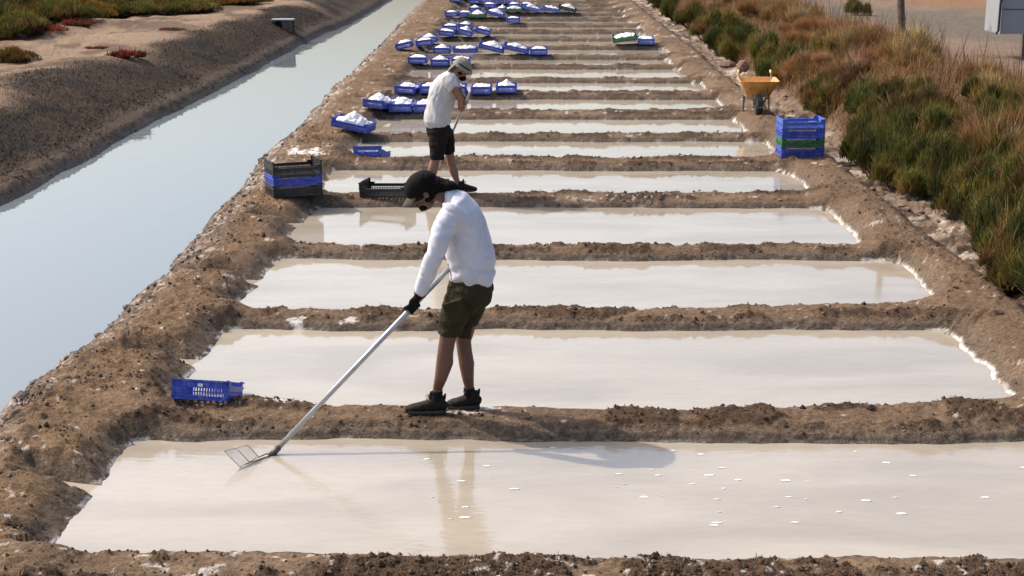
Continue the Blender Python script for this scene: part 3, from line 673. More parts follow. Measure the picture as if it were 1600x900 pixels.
def get_crate(mat, kind='plain', label='', group=None):
    k = (mat, kind)
    if k not in proto_crates:
        proto_crates[k] = crate(label, mat, high=0.05 if kind == 'high' else 0, drop=0.035 if kind != 'high' else 0.02, plate=kind == 'plate', H=.13 if kind == 'high' else .14, group=group); return proto_crates[k]
    c = dup(proto_crates[k], label=label)
    if group: c['group'] = group
    elif 'group' in c: del c['group']
    return c
def put(px, py, mat, ori, label, heap=None, tilt=(0, 0), kind='plain', rz=0, lift=0.0, Yf=None, hs=1.0, group='crates full of harvested salt'):
    """px,py: bottom middle of the face towards the camera. ori 'S' short end to the camera, 'L' long side"""
    x, y, z = hit(px, py) if Yf is None else tuple(atY(px, py, Yf))
    dep = 0.3 if ori == 'S' else 0.2
    rot = rz + (math.pi / 2 if ori == 'S' else 0)
    yc = y + dep * math.cos(rz); xc = x - dep * math.sin(rz)
    zz = [hz(xc + a, yc + b) for a in (-.15, 0, .15) for b in (-dep * .8, 0, dep * .8)]
    z = sorted(zz)[-2] + lift if Yf is None else z + math.sin(tilt[0]) * dep
    c = get_crate(mat, kind, label, group)
    R = Matrix.Rotation(tilt[0], 4, 'X') @ Matrix.Rotation(tilt[1], 4, 'Y') @ Matrix.Rotation(rot, 4, 'Z')
    k_ = 1.07 if Yf is None and py < 112 else 1.0; R = R @ Matrix.Scale(k_, 4)
    c.matrix_world = Matrix.Translation((xc, yc, z)) @ R
    if heap is not None:
        mesh = big_heap if heap == 'big' else heaps[heap % 5]
        h = link('salt_heap', mesh, M['salt']); h.matrix_world = Matrix.Translation((xc, yc, z + .002)) @ R @ Matrix.Diagonal((1, 1, hs, 1))
        h['label'] = 'salt in the ' + label; h['category'] = 'salt'; h['group'] = 'salt heaps in the crates'
    return c
put(311, 626, 'blue', 'S', 'empty slotted blue crate tipped back on the nearest bank, by the rake', None, (math.radians(-18), math.radians(3)), 'plate', rz=0.02, Yf=crestY[1] - .04, group=None)
put(573, 244, 'blue', 'S', 'empty blue crate tipped beside the pan beyond the black crates', None, (math.radians(-16), math.radians(0)), rz=-.15, Yf=crestY[5] - .1, group=None)
put(545, 209, 'blue', 'L', 'tilted blue crate with a tall cone of salt on the left bank', 'big', (math.radians(4), math.radians(9)), rz=-.25, lift=.04)
put(583, 181, 'blue', 'S', 'blue salt crate, left end of the row at the second worker waist', 2, (0, math.radians(4)), rz=-.35, lift=.02, hs=1.2)
put(626, 182, 'blue', 'S', 'blue salt crate, middle of the row at the second worker waist', 0, (math.radians(2), 0), hs=1.2)
put(665, 181, 'blue', 'S', 'blue salt crate half hidden behind the second worker waist', 1, hs=1.1)
for i, (px, lb) in enumerate([(632, 'blue salt crate, left end of the row behind the second worker shoulders'), (672, 'blue salt crate, second of the row, partly behind the second worker back'), (712, 'blue salt crate hidden mostly by the second worker arm'),
                              (752, 'blue salt crate just right of the second worker hands'), (791, 'blue salt crate, right end of the row behind the second worker')]):
    put(px, 152, 'blue', 'S', lb, i, (0, math.radians(3 if i == 0 else 0)), rz=-.15 if i == 0 else 0)
for i, (px, lb) in enumerate([(652, 'blue salt crate, left of three above the second worker hat'), (687, 'blue salt crate, middle of three above the second worker hat'), (720, 'blue salt crate right behind the second worker hat')]):
    put(px, 106, 'blue', 'S', lb, i + 1)
fan = [(632, 80, 'S', (0, -.22), 'blue salt crate tilted left, left end of the middle cluster'), (663, 81, 'S', (0, -.12), 'blue salt crate, second in the front line, middle cluster'),
       (690, 86, 'S', (0, .03), 'blue crate with pointed salt, third in the middle cluster front line'), (727, 84, 'L', (0, 0), 'blue long crate with a salt cone, centre of the middle cluster'),
       (767, 84, 'L', (0, .24), 'blue crate tilted right, fifth in the middle cluster front line'), (806, 87, 'L', (0, .22), 'blue crate tilted right, sixth in the middle cluster front line'),
       (842, 90, 'S', (0, 0), 'blue salt crate at the right end of the middle cluster'),
       (670, 69, 'S', (0, 0), 'blue salt crate left end of the second line of the middle cluster'), (697, 67, 'S', (0, .1), 'blue salt crate second in the second line of the middle cluster'),
       (726, 67, 'S', (0, .25), 'blue salt crate third in the second line of the middle cluster'), (754, 66, 'S', (0, .25), 'blue salt crate right end of the second line of the middle cluster'),
       (703, 56, 'S', (0, 0), 'blue salt crate alone just above the middle cluster'), (727, 47, 'S', (0, .05), 'blue salt crate between the middle and far clusters')]
for i, (px, py, ori, ti, lb) in enumerate(fan):
    put(px, py, 'blue', ori, lb, i, (0, ti[1]), lift=.02 + abs(ti[1]) * .22)
farc = [(705, 28, 'blue', 'S', 0, 'blue salt crate left end of the front line of the far cluster'), (726, 28, 'blue', 'S', 0, 'blue salt crate second in the front line of the far cluster'), (746, 28, 'blue', 'S', 0, 'blue salt crate third in the front line of the far cluster'),
        (745, 33, 'green', 'L', 0, 'low green salt crate in front of the far cluster'), (773, 31, 'blue', 'L', .28, 'blue crate sliding to the right in front of the far cluster'),
        (803, 26, 'green', 'L', 0, 'green salt crate at the right middle of the far cluster'), (802, 38, 'blue', 'S', 0, 'blue salt crate in front of the green one in the far cluster'),
        (832, 24, 'pale_blue', 'L', .22, 'faded blue crate tilted right in the far cluster'), (861, 24, 'pale_blue', 'L', .2, 'faded blue crate beside the dark one in the far cluster'),
        (886, 24, 'black', 'L', .25, 'dark crate of salt at the right end of the far cluster'),
        (803, 17.5, 'blue', 'S', 0, 'blue salt crate just behind the green one in the far cluster'), (823, 16, 'blue', 'S', 0, 'blue salt crate behind the faded blue ones in the far cluster'),
        (742, 19.5, 'blue', 'S', 0, 'blue salt crate left end of the second line of the far cluster'), (765, 19.5, 'blue', 'S', 0, 'blue salt crate middle of the second line of the far cluster'), (785, 19.5, 'blue', 'S', 0, 'blue salt crate right of the second line of the far cluster'),
        (741, 10.5, 'blue', 'S', 0, 'blue salt crate left end of the third line of the far cluster'), (760, 10.5, 'blue', 'S', 0, 'blue salt crate second in the third line of the far cluster'), (779, 10.5, 'blue', 'S', 0, 'blue salt crate third in the third line of the far cluster'),
        (798, 10.5, 'blue', 'S', 0, 'blue salt crate right end of the third line of the far cluster'),
        (711, 4.5, 'blue', 'S', 0, 'blue crate left of three at the top edge of the photo'), (731, 4, 'blue', 'S', 0, 'blue crate middle of three at the top edge of the photo'), (750, 3, 'blue', 'S', 0, 'blue crate right of three at the top edge of the photo')]
for i, (px, py, mt, ori, ty, lb) in enumerate(farc):
    put(px, py, mt, ori, lb, i, (0, ty), lift=.02 + abs(ty) * .22)
put(977, 72, 'green', 'L', 'green crate tilted on the bank, right of the clusters', 1, (.12, -.15), lift=.1, group=None)
put(1010, 74, 'pale_blue', 'S', 'pale blue crate of salt right of the tilted green one', 3, (.05, 0), lift=.03, group=None)
# right hand stack
x, y = gnd(1253, 242, .2); zb = max(hz(x, y + .2), hz(x - .2, y + .1)) + .01
for k, (mt, lb) in enumerate([('blue', 'bottom blue crate of the four-high stack by the bushes'), ('green', 'green crate, the only green one in the stack by the bushes'), ('blue', 'blue crate directly on the green one in the stack by the bushes'), ('pale_blue', 'topmost paler blue crate of the stack by the bushes')]):
    c = get_crate(mt, 'plain', lb, 'crates stacked by the bushes'); c.matrix_world = Matrix.Translation((x, y + .2, zb + k * .128)) @ Matrix.Rotation(0.05 + .006 * k, 4, 'Z')
# left hand stack
x, y = gnd(457, 305, .2); x -= .02
zb = max(hz(x, y + .2), hz(x - .15, y + .25), hz(x + .2, y + .1)) + .01
for k, (mt, kd, lb) in enumerate([('black', 'plain', 'bottom black crate of the three-high stack at the canal bank'), ('blue', 'plain', 'blue crate between the two black ones on the canal bank'), ('black', 'high', 'black crate with raised ends on top of the canal bank stack')]):
    c = get_crate(mt, kd, lb, 'crates stacked on the canal bank'); c.matrix_world = Matrix.Translation((x, y + .25, zb + k * .118)) @ Matrix.Rotation(.42, 4, 'Z')
c = get_crate('black', 'high', 'single black crate with raised ends behind the nearer worker cap', None)
x, y, z = hit(604, 313); c.matrix_world = Matrix.Translation((x, y + .2, hz(x, y + .2) + .01)) @ Matrix.Rotation(-.04, 4, 'Y') @ Matrix.Rotation(-.22, 4, 'Z')

# ------------------------------------------------------------------ wheelbarrow
def wheelbarrow():
    x, y = gnd(1185, 178, .17)
    t = thing('wheelbarrow', 'orange wheelbarrow with dark wheel and yellow grips parked on the right bank', 'wheelbarrow', (x, y, hz(x, y) + .0), (0, 0, math.radians(-4)))
    # local: wheel at origin, handles towards +y
    def ring(z, x0, x1, y0, y1, r=.05):
        pts = []
        for cx_, cy_, a0 in [(x1 - r, y1 - r, 0), (x0 + r, y1 - r, 90), (x0 + r, y0 + r, 180), (x1 - r, y0 + r, 270)]:
            for k in range(4): a = math.radians(a0 + 30 * k); pts.append((cx_ + r * math.cos(a), cy_ + r * math.sin(a), z))
        return pts
    rings = [ring(.64, -.36, .36, -.06, .82), ring(.655, -.36, .36, -.06, .82), ring(.655, -.335, .335, -.03, .80), ring(.34, -.20, .20, .22, .64, .06), ring(.325, -.21, .21, .20, .65, .06), ring(.64, -.34, .34, -.035, .805)]
    n = 16; vs = [p for r in rings for p in r]; fs = []
    order = [4, 5, 0, 1, 2, 3]
    for a, b in zip(order[:-1], order[1:]):
        for k in range(n): fs.append((a * n + k, a * n + (k + 1) % n, b * n + (k + 1) % n, b * n + k))
    fs += [tuple(3 * n + k for k in range(n)), tuple(4 * n + k for k in range(n))[::-1]]
    m = MB(); m.add(vs, fs); m.build('tray', M['tray'], t)
    for s in (-1, 1):
        m = MB(); m.tube([(s * .07, -.02, .2), (s * .11, .12, .27), (s * .19, .30, .30), (s * .24, .62, .33), (s * .28, .86, .52), (s * .30, 1.12, .66), (s * .30, 1.24, .70)], .014, 8); m.build('frame_tube', M['steel'], t, True)
        m = MB(); m.tube([(s * .30, 1.19, .685), (s * .30, 1.32, .73)], .02, 8); m.build('grip', M['grip'], t, True)
        m = MB(); m.tube([(s * .22, .52, .32), (s * .24, .60, .0)], .014, 6); m.tube([(s * .235, .80, .46), (s * .24, .60, .0)], .014, 6); m.tube([(s * .24, .55, .012), (s * .24, .68, .012)], .014, 6); m.build('leg', M['steel'], t)
        m = MB(); m.tube([(s * .10, -.1, .20), (s * .12, -.06, .42), (s * .16, .05, .52)], .009, 6); m.build('tray_brace', M['steel'], t)
    bm = bmesh.new(); me = bpy.data.meshes.new('wheel')
    prof = [(-.055, .06), (-.065, .14), (-.06, .175), (-.03, .2), (.03, .2), (.06, .175), (.065, .14), (.055, .06)]
    n = 28; vs = []; fs = []
    for k in range(n):
        a = 2 * math.pi * k / n
        for (px_, r) in prof:
            rr = r * (0.97 if (k % 2 and r > .17) else 1); vs.append((px_, rr * math.cos(a), .2 + rr * math.sin(a)))
    q = len(prof)
    for k in range(n):
        for j in range(q): fs.append((k * q + j, k * q + (j + 1) % q, ((k + 1) % n) * q + (j + 1) % q, ((k + 1) % n) * q + j))
    m = MB(); m.add(vs, fs); wl = m.build('wheel', M['rubber'], t)
    m = MB(); m.tube([(-.09, 0, .2), (.09, 0, .2)], .012, 8); m.tube([(-.035, 0, .2), (.035, 0, .2)], .075, 14); m.build('hub', M['steel'], wl)
    m = MB(); m.tube([(-.12, -.23, .17), (.12, -.23, .17)], .012, 6); m.tube([(-.12, -.23, .17), (-.08, 0, .2)], .01, 6); m.tube([(.12, -.23, .17), (.08, 0, .2)], .01, 6); m.build('wheel_guard', M['steel'], t)
    t.scale = (.93, .93, .86)
wheelbarrow()

# pole, sluice plank, grey box
x, y, z = hit(1414, 84); top_ = atY(1400, -40, y)
m = MB(); m.tube([(x, y, z - .2), ((x + top_.x) / 2 + .01, y, (z + top_.z) / 2), (top_.x, y, top_.z + .9)], [.075, .068, .06], 9)
o = m.build('wooden_pole', M['wood'], None); o['label'] = 'leaning weathered wooden pole at the edge of the dirt track'; o['category'] = 'pole'
x, y, z = hit(437, 40)
t = thing('sluice_gate', 'small weathered timber sluice landing on the far canal bank', 'sluice', (x + .1, y, z + .05))
m = MB(); m.box((0, 0, .12), (.62, .5, .035)); m.build('deck_board', M['greymetal'], t)
for sx, sy in ((-.25, -.2), (.27, -.2), (.27, .2), (.05, -.2)):
    m = MB(); m.box((sx, sy, -.12), (.05, .05, .46)); m.build('post', M['wood'], t)
m = MB(); m.box((.14, -.23, -.06), (.28, .02, .3)); m.build('gate_board', M['wood'], t)
m = MB(); m.box((.0, .23, -.0), (.55, .02, .2)); m.build('back_board', M['wood'], t)
x0 = atY(1564, 30, 26.2); zb = atY(1560, 53, 26.2).z
t = thing('metal_box', 'grey sheet metal box on legs beside the dirt track, cut by the right frame edge', 'box', (x0.x, 26.2, 1.05))
m = MB(); m.box((.6, .45, zb - 1.05 + .5), (1.2, .9, 1.0)); o = m.build('body', M['greymetal'], t)
m = MB(); m.box((.6, -.006, zb - 1.05 + .41), (1.19, .014, .012)); m.build('seam', M['steel'], t)
m = MB(); m.tube([(-.07, -.02, zb - 1.05 + .0), (-.035, -.02, zb - 1.05 + .06), (-.03, -.02, zb - 1.05 + .5), (0.0, -.02, zb - 1.05 + 1.0)], .022, 7); m.build('rubber_strip', M['rubber'], t)
for sx in (.45, 1.1):
    m = MB(); m.box((sx, .1 if sx < 1 else .1, (zb - 1.05) / 2 - .1), (.05, .05, zb - 1.05 + .25)); m.build('leg', M['steel'], t)

# ------------------------------------------------------------------ people
def ring_loft(m, pts, rads, side=(0, 1, 0), n=18, dome=True):
    """closed loft with elliptic rings; rads = (a perpendicular to side, b along side)"""
    pts = [Vector(p) for p in pts]; side = Vector(side).normalized(); R = []
    tang = []
    for i in range(len(pts)):
        tang.append((pts[min(i + 1, len(pts) - 1)] - pts[max(i - 1, 0)]).normalized())
    P = list(zip(pts, rads, tang))
    if dome:
        a, b = rads[0]; k = min(a, b)
        P = [(pts[0] - tang[0] * k * .75, (a * .45, b * .45), tang[0]), (pts[0] - tang[0] * k * .4, (a * .82, b * .82), tang[0])] + P
        a, b = rads[-1]; k = min(a, b)
        P += [(pts[-1] + tang[-1] * k * .4, (a * .82, b * .82), tang[-1]), (pts[-1] + tang[-1] * k * .75, (a * .45, b * .45), tang[-1])]
    vs = []; fs = []
    for p, (a, b), t in P:
        s = (side - t * side.dot(t)).normalized(); u = t.cross(s).normalized()
        for k in range(n):
            th = 2 * math.pi * k / n; vs.append(p + u * a * math.cos(th) + s * b * math.sin(th))
    for i in range(len(P) - 1):
        for k in range(n): fs.append((i * n + k, i * n + (k + 1) % n, (i + 1) * n + (k + 1) % n, (i + 1) * n + k))
    fs.append(tuple(range(n))[::-1]); fs.append(tuple((len(P) - 1) * n + k for k in range(n)))
    m.add(vs, fs)
def ellipsoid(m, c, r, R=None, n=16):
    vs = []; fs = []
    for i in range(1, n):
        ph = math.pi * i / n
        for k in range(n * 2):
            th = math.pi * k / n; v = Vector((r[0] * math.sin(ph) * math.cos(th), r[1] * math.sin(ph) * math.sin(th), r[2] * math.cos(ph)))
            vs.append(((R @ v) if R is not None else v) + Vector(c))
    K = 2 * n
    for i in range(n - 2):
        for k in range(K): fs.append((i * K + k, (i + 1) * K + k, (i + 1) * K + (k + 1) % K, i * K + (k + 1) % K))
    fs.append(tuple(range(K))); fs.append(tuple((n - 2) * K + k for k in range(K))[::-1])
    m.add(vs, fs)
def fuse(m, name, mat, parent, voxel=0.008, smooth=6, wrinkle=None):
    me = m.mesh(name); o = bpy.data.objects.new(name, me); col.objects.link(o)
    r = o.modifiers.new('r', 'REMESH'); r.mode = 'VOXEL'; r.voxel_size = voxel; r.use_smooth_shade = True
    s = o.modifiers.new('s', 'SMOOTH'); s.factor = 0.5; s.iterations = smooth
    dg = bpy.context.evaluated_depsgraph_get(); dg.update(); ev = o.evaluated_get(dg); nm = bpy.data.meshes.new_from_object(ev)
    o.modifiers.clear(); o.data = nm; bpy.data.meshes.remove(me); nm.name = name
    if wrinkle:
        k = len(nm.vertices); co = np.empty(k * 3, np.float32); nm.vertices.foreach_get('co', co); co = co.reshape(-1, 3)
        no = np.empty(k * 3, np.float32); nm.vertices.foreach_get('normal', no); no = no.reshape(-1, 3)
        co += no * wrinkle(co)[:, None]; nm.vertices.foreach_set('co', co.astype(np.float32).ravel())
    nm.materials.clear(); nm.materials.append(mat); nm.polygons.foreach_set('use_smooth', [True] * len(nm.polygons)); nm.update()
    if parent: o.parent = parent; o.matrix_parent_inverse = parent.matrix_world.inverted()
    return o
def folds(amp, f, ax, seed):
    def w_(co):
        q = co @ np.array(ax, float)
        return amp * fbm(q * f + 2.0 * fbm(co[:, 0], co[:, 2], 5, 2, seed), co[:, 2] * 2 + co[:, 1] * 3, 1.0, 3, seed) * 1.4
    return w_
def grip_hand(m, wrist, c, axis, out, r_pole=.018, fr=.0095, flip=1):
    """palm plus four fingers and a thumb closed round a pole through c along axis; out = direction from the pole to the back of the hand"""
    axis = Vector(axis).normalized(); out = Vector(out); out = (out - axis * out.dot(axis)).normalized(); lat = axis.cross(out).normalized() * flip
    c = Vector(c); wrist = Vector(wrist)
    kn = c + out * (r_pole + .014)
    ring_loft(m, [wrist, wrist.lerp(kn, .5) + out * .004, kn + lat * .012], [(.022, .028), (.020, .040), (.015, .042)], side=axis, n=12)
    R = r_pole + fr * .9
    for i, (off, ln) in enumerate([(-.034, 1.0), (-.0115, 1.08), (.0115, 1.02), (.033, .85)]):
        pts = []
        for k in range(7):
            a = math.radians(-10 + 215 * ln * k / 6)
            pts.append(c + axis * (off + .003 * math.sin(k)) + out * R * math.cos(a) + lat * R * math.sin(a))
        ring_loft(m, pts, [(fr * (1.05 - .04 * k),) * 2 for k in range(7)], side=axis, n=8)
    pts = [wrist.lerp(kn, .45) - axis * .025, c + out * R * .8 - lat * R * .9 - axis * .045, c - out * R * .3 - lat * R * 1.15 - axis * .04, c - out * R * 1.0 - lat * R * .3 - axis * .03]
    ring_loft(m, pts, [(.014, .014), (.012, .012), (.0105, .0105), (.009, .009)], side=axis, n=8)
def shoe(parent, heel, toe, zs, name='shoe', width=.048, hi=.10):
    """heel/toe = ground points"""
    heel = Vector(heel); toe = Vector(toe); d = (toe - heel); L = d.length; f = d.normalized(); s = Vector((0, 0, 1)).cross(f).normalized(); up = Vector((0, 0, 1)) ; up = f.cross(s)
    def pt(a, h): return heel + d * a + up * h
    m = MB()
    ring_loft(m, [pt(.03, .055), pt(.15, .062), pt(.33, .062), pt(.5, .05), pt(.7, .042), pt(.87, .036), pt(.96, .032)],
              [(.035, .030), (.048, .038), (.05, .040), (.040, .043), (.033, .048), (.028, .044), (.022, .030)], side=s, n=16)
    ring_loft(m, [pt(.20, .07), pt(.22, .11), pt(.22, .125)], [(.045, .036), (.043, .036), (.043, .037)], side=s, n=16, dome=False)
    ring_loft(m, [pt(.03, .10), pt(.0, .135)], [(.012, .016), (.008, .012)], side=s, n=8)
    ring_loft(m, [pt(.36, .115), pt(.36, .15)], [(.02, .022), (.009, .02)], side=s, n=8)
    o = fuse(m, name, M['shoe'], parent, .0045, 4)
    m = MB(); prof = []
    for k in range(25):
        a = k / 24; wv = width * (0.72 + .38 * math.sin(math.pi * min(1, a * 1.05)) ** .7) * (1 - max(0, (a - .8) / .2) ** 2 * .55) * (1 - max(0, (.1 - a) / .1) ** 2 * .35)
        prof.append((a * 1.03 - .015, wv))
    vs = []
    for (a, wv) in prof:
        lift = .012 * max(0, (a - .8) / .2) ** 2
        for h in (.0, .026): vs += [pt(a, h + lift) + s * wv, pt(a, h + lift) - s * wv]
    fs = []
    for i in range(24):
        b = i * 4; fs += [(b, b + 4, b + 5, b + 1), (b + 2, b + 3, b + 7, b + 6), (b, b + 2, b + 6, b + 4), (b + 1, b + 5, b + 7, b + 3)]
    fs += [(0, 1, 3, 2), (96, 98, 99, 97)]; m.add(vs, fs); so = m.build('sole', M['sole'], o, True); so.matrix_parent_inverse = Matrix.Identity(4)
    m = MB()
    for a, h in ((.40, .104), (.47, .094), (.54, .085), (.61, .078)): m.tube([pt(a, h) + s * .028 - up * .012, pt(a + .01, h + .003), pt(a + .02, h) - s * .028 - up * .012], .0032, 5)
    m.tube([pt(.40, .106), pt(.44, .125) + s * .02, pt(.48, .11) + s * .03], .0028, 5); m.tube([pt(.40, .106), pt(.45, .128) - s * .02, pt(.5, .112) - s * .028], .0028, 5)
    la = m.build('lace', M['lace'], o); la.matrix_parent_inverse = Matrix.Identity(4)
    return o

# ---- nearer worker
Y0 = gnd(700, 639, HB + .03)[1]
def A(px, py, dy=0.0): return atY(px, py, Y0 + dy)
def man1():
    fz = HB + .03
    root = thing('person', 'worker in black cap, white sweatshirt and olive shorts bending over a long rake', 'person', (A(705, 640).x, Y0, fz))
    bpy.context.view_layer.update()
    poleA = atY(424, 711, gnd(424, 711, .0)[1]); 
    gripL = A(645, 479, -.17); poleB = gripL + (gripL - poleA) * .34
    pd = (poleB - poleA).normalized()
    b = MB()
    # legs
    ring_loft(b, [A(716, 468, -.08), A(706, 505, -.09), A(699, 532, -.10), A(696, 550, -.10), A(695, 566, -.09), A(689, 590, -.09), A(684, 606, -.05), A(683, 624, -.05)],
              [(.085, .08), (.068, .066), (.056, .055), (.054, .054), (.059, .056), (.044, .044), (.034, .035), (.036, .036)])
    ring_loft(b, [A(738, 468, .09), A(730, 505, .10), A(724, 532, .10), A(726, 550, .10), A(729, 568, .09), A(731, 590, .08), A(733, 603, .09), A(733, 620, .09)],
              [(.085, .08), (.066, .066), (.054, .055), (.052, .052), (.054, .054), (.042, .043), (.034, .035), (.035, .036)])
    ring_loft(b, [A(737, 455), A(735, 430), A(732, 390), A(722, 350), A(708, 320)], [(.12, .15), (.12, .15), (.12, .14), (.12, .15), (.08, .14)])
    # neck and head, looking down to the left
    ring_loft(b, [A(703, 312), A(690, 304), A(674, 300)], [(.06, .075), (.052, .055), (.052, .055)])
    hc = A(663, 299)
    fwd = Vector((-.80, 0, -.60)); up_ = Vector((-.60, 0, .80)); Rm = Matrix((fwd, Vector((0, 1, 0)), up_)).transposed()
    ellipsoid(b, hc + up_ * .02, (.097, .076, .098), Rm)
    ellipsoid(b, hc + fwd * .035 - up_ * .055, (.062, .056, .062), Rm)
    ellipsoid(b, hc + fwd * .078 - up_ * .085, (.024, .026, .020), Rm, 10)            # chin
    ring_loft(b, [hc + fwd * .088 + up_ * .012, hc + fwd * .106 - up_ * .012, hc + fwd * .108 - up_ * .026], [(.008, .009), (.011, .012), (.008, .015)], n=10)  # nose
    ellipsoid(b, hc + fwd * .093 - up_ * .050, (.012, .024, .007), Rm, 10); ellipsoid(b, hc + fwd * .090 - up_ * .062, (.011, .021, .007), Rm, 10)   # lips
    for s in (-1, 1):
        ellipsoid(b, hc - fwd * .008 + Vector((0, s * .078, 0)) - up_ * .015, (.018, .010, .030), Rm, 10)   # ears
        ellipsoid(b, hc + fwd * .083 + Vector((0, s * .028, 0)) + up_ * .022, (.012, .020, .007), Rm, 10)   # brow
    # far arm, bare inside the sleeve, hand on the pole
    gripR = poleB - pd * .05
    ring_loft(b, [A(712, 335, .15), A(716, 385, .22), gripR + Vector((.06, .09, .02))], [(.045, .045), (.038, .038), (.027, .03)])
    grip_hand(b, gripR + Vector((.07, .07, .02)), gripR, pd, (.55, .8, .2), .0175)
    ring_loft(b, [A(705, 335, -.15), A(679, 397, -.24), A(659, 455, -.20)], [(.045, .045), (.038, .038), (.027, .03)])
    fuse(b, 'body', M['skin1'], root, .006, 4)
    # eyes
    for s in (-1, 1):
        m = MB(); ellipsoid(m, hc + fwd * .086 + Vector((0, s * .030, 0)) + up_ * .006, (.006, .009, .005), Rm, 8)
        e_ = m.build('eye', M['hair'], root, True); e_.matrix_parent_inverse = root.matrix_world.inverted()
    # beard
    m = MB(); ellipsoid(m, hc + fwd * .056 - up_ * .074, (.044, .054, .036), Rm, 12); ring_loft(m, [hc + fwd * .088 - up_ * .04 + Vector((0, -.03, -.01)), hc + fwd * .101 - up_ * .041, hc + fwd * .088 - up_ * .04 + Vector((0, .03, -.01))], [(.005, .005)] * 3, side=up_, n=8)
    ellipsoid(m, hc + fwd * .005 - up_ * .05, (.045, .066, .035), Rm, 12)
    fuse(m, 'beard', M['hair'], root, .005, 3)
    # cap crown
    m = MB(); ellipsoid(m, hc + up_ * .040 - fwd * .006, (.122, .093, .098), Rm, 18); fuse(m, 'cap', M['cap'], root, .006, 3)
    # bill: curved plate
    m = MB(); vs = []; nx, ny = 8, 12
    for j in range(2):
        for i in range(nx + 1):
            for k in range(ny + 1):
                a = -1 + 2 * k / ny; u = i / nx
                ln = .085 * math.sqrt(max(0, 1 - .72 * a * a)); base = .095 - .035 * a * a
                p = hc + fwd * (base + u * ln) + Vector((0, a * .078, 0)) + up_ * (.034 - .030 * a * a - .028 * u * u - .004 * j)
                vs.append(p)
    fs = []; K = (nx + 1) * (ny + 1)
    for i in range(nx):
        for k in range(ny):
            q = i * (ny + 1) + k; fs += [(q, q + 1, q + ny + 2, q + ny + 1), (K + q, K + q + ny + 1, K + q + ny + 2, K + q + 1)]
    for i in range(nx):
        for k in (0, ny): q = i * (ny + 1) + k; fs.append((q, q + ny + 1, K + q + ny + 1, K + q))
    for k in range(ny): q = nx * (ny + 1) + k; fs.append((q, q + 1, K + q + 1, K + q))
    m.add(vs, fs); o = m.build('cap_bill', M['bill'], root, True); o.matrix_parent_inverse = root.matrix_world.inverted()
    # long dark hair falling from the cap over the nape
    m = MB()
    ring_loft(m, [A(670, 292), A(684, 290), A(696, 290), A(706, 291), A(713, 293)], [(.085, .082), (.062, .075), (.044, .065), (.036, .06), (.018, .03)])
    ellipsoid(m, A(700, 291, -.03), (.045, .045, .035)); ellipsoid(m, A(672, 303, -.05), (.035, .03, .045))
    fuse(m, 'hair', M['hair'], root, .006, 2, lambda co: .006 * fbm(co[:, 0], co[:, 2], 40, 3, 5))
    # sweatshirt with sleeves
    m = MB()
    ring_loft(m, [A(737.5, 432), A(738, 420), A(736, 400), A(731, 375), A(726, 352), A(719, 332), A(710, 315), A(701, 305)],
              [(.156, .185), (.160, .19), (.160, .185), (.160, .18), (.158, .19), (.140, .195), (.10, .17), (.055, .08)], dome=True)
    ring_loft(m, [A(712, 330, -.13), A(699, 350, -.19), A(688, 372, -.23), A(678, 396, -.245), A(671, 420, -.235), A(664, 440, -.215), A(657, 458, -.20)],
              [(.105, .09), (.088, .078), (.072, .07), (.064, .062), (.060, .056), (.050, .048), (.038, .038)], dome=False)
    ring_loft(m, [A(716, 330, .13), A(714, 355, .20), A(717, 386, .23), gripR + Vector((.085, .11, .03))], [(.10, .09), (.08, .07), (.062, .06), (.038, .038)], dome=False)
    def wr(co):
        z = co[:, 2]; x = co[:, 0]
        arm = sst(Y0 - .14, Y0 - .2, co[:, 1])
        a = fbm(x * 2.2 + z * .9, (z * 1.3 - x * .6) * .5, 4, 2, 5) * .020 + fbm(x * 2 + z, z * .6 + co[:, 1], 9, 1, 8) * .009 + .006 * np.maximum(0, fbm(x * .8 + z * 1.0, (z - x) * .22, 22, 2, 12))
        rdg = lambda q: np.clip(1 - np.abs(q) * 9, 0, 1)
        a = a - .0075 * rdg(fbm(x * .7 + z * .9, (z - x) * .35 + co[:, 1] * .6, 5.5, 2, 61)) * sst(-.1, .1, fbm(x, z, 3, 2, 62) + .06) - .006 * arm * rdg(fbm(z * 2.4 + x * .8, x * .5 + co[:, 1], 5, 1, 63))
        hem = A(737, 428).z; lo = sst(hem + .22, hem, z)
        a = a + lo * .005 * np.sin((z - .9 * x) * 48 + 5 * fbm(x, z, 4, 2, 9)) * (1 - arm)
        return a - .010 * sst(hem + .015, hem + .045, z) * sst(hem + .10, hem + .05, z) * (1 - arm)
    fuse(m, 'sweatshirt', M['shirt1'], root, .008, 7, wr)
    # shorts
    m = MB()
    ring_loft(m, [A(738, 428), A(737, 445), A(733, 462)], [(.125, .15), (.148, .172), (.148, .175)])
    ring_loft(m, [A(724, 455, -.075), A(713, 480, -.09), A(705, 502, -.10), A(699, 523, -.10)], [(.115, .095), (.095, .092), (.082, .085), (.070, .078)], dome=False)
    ring_loft(m, [A(742, 450, .075), A(735, 480, .09), A(728, 502, .10), A(721, 522, .10)], [(.115, .095), (.095, .092), (.080, .085), (.070, .078)], dome=False)
    m.box(A(712, 487, -.185), (.13, .03, .15), Matrix.Rotation(-.32, 3, 'Y'))     # cargo pocket
    fuse(m, 'shorts', M['shorts1'], root, .007, 4, lambda co: .020 * fbm(co[:, 0] + co[:, 1], co[:, 2], 9, 3, 7) + .006 * fbm(co[:, 0], co[:, 2], 30, 2, 3))
    # glove
    m = MB(); wr_ = A(656, 458, -.20)
    grip_hand(m, A(651, 466, -.195), gripL, pd, (.15, -.75, .65), .0175, .0115)
    ring_loft(m, [wr_, A(652, 466, -.195)], [(.030, .032), (.029, .034)], dome=False)
    fuse(m, 'glove', M['glove'], root, .0045, 3)
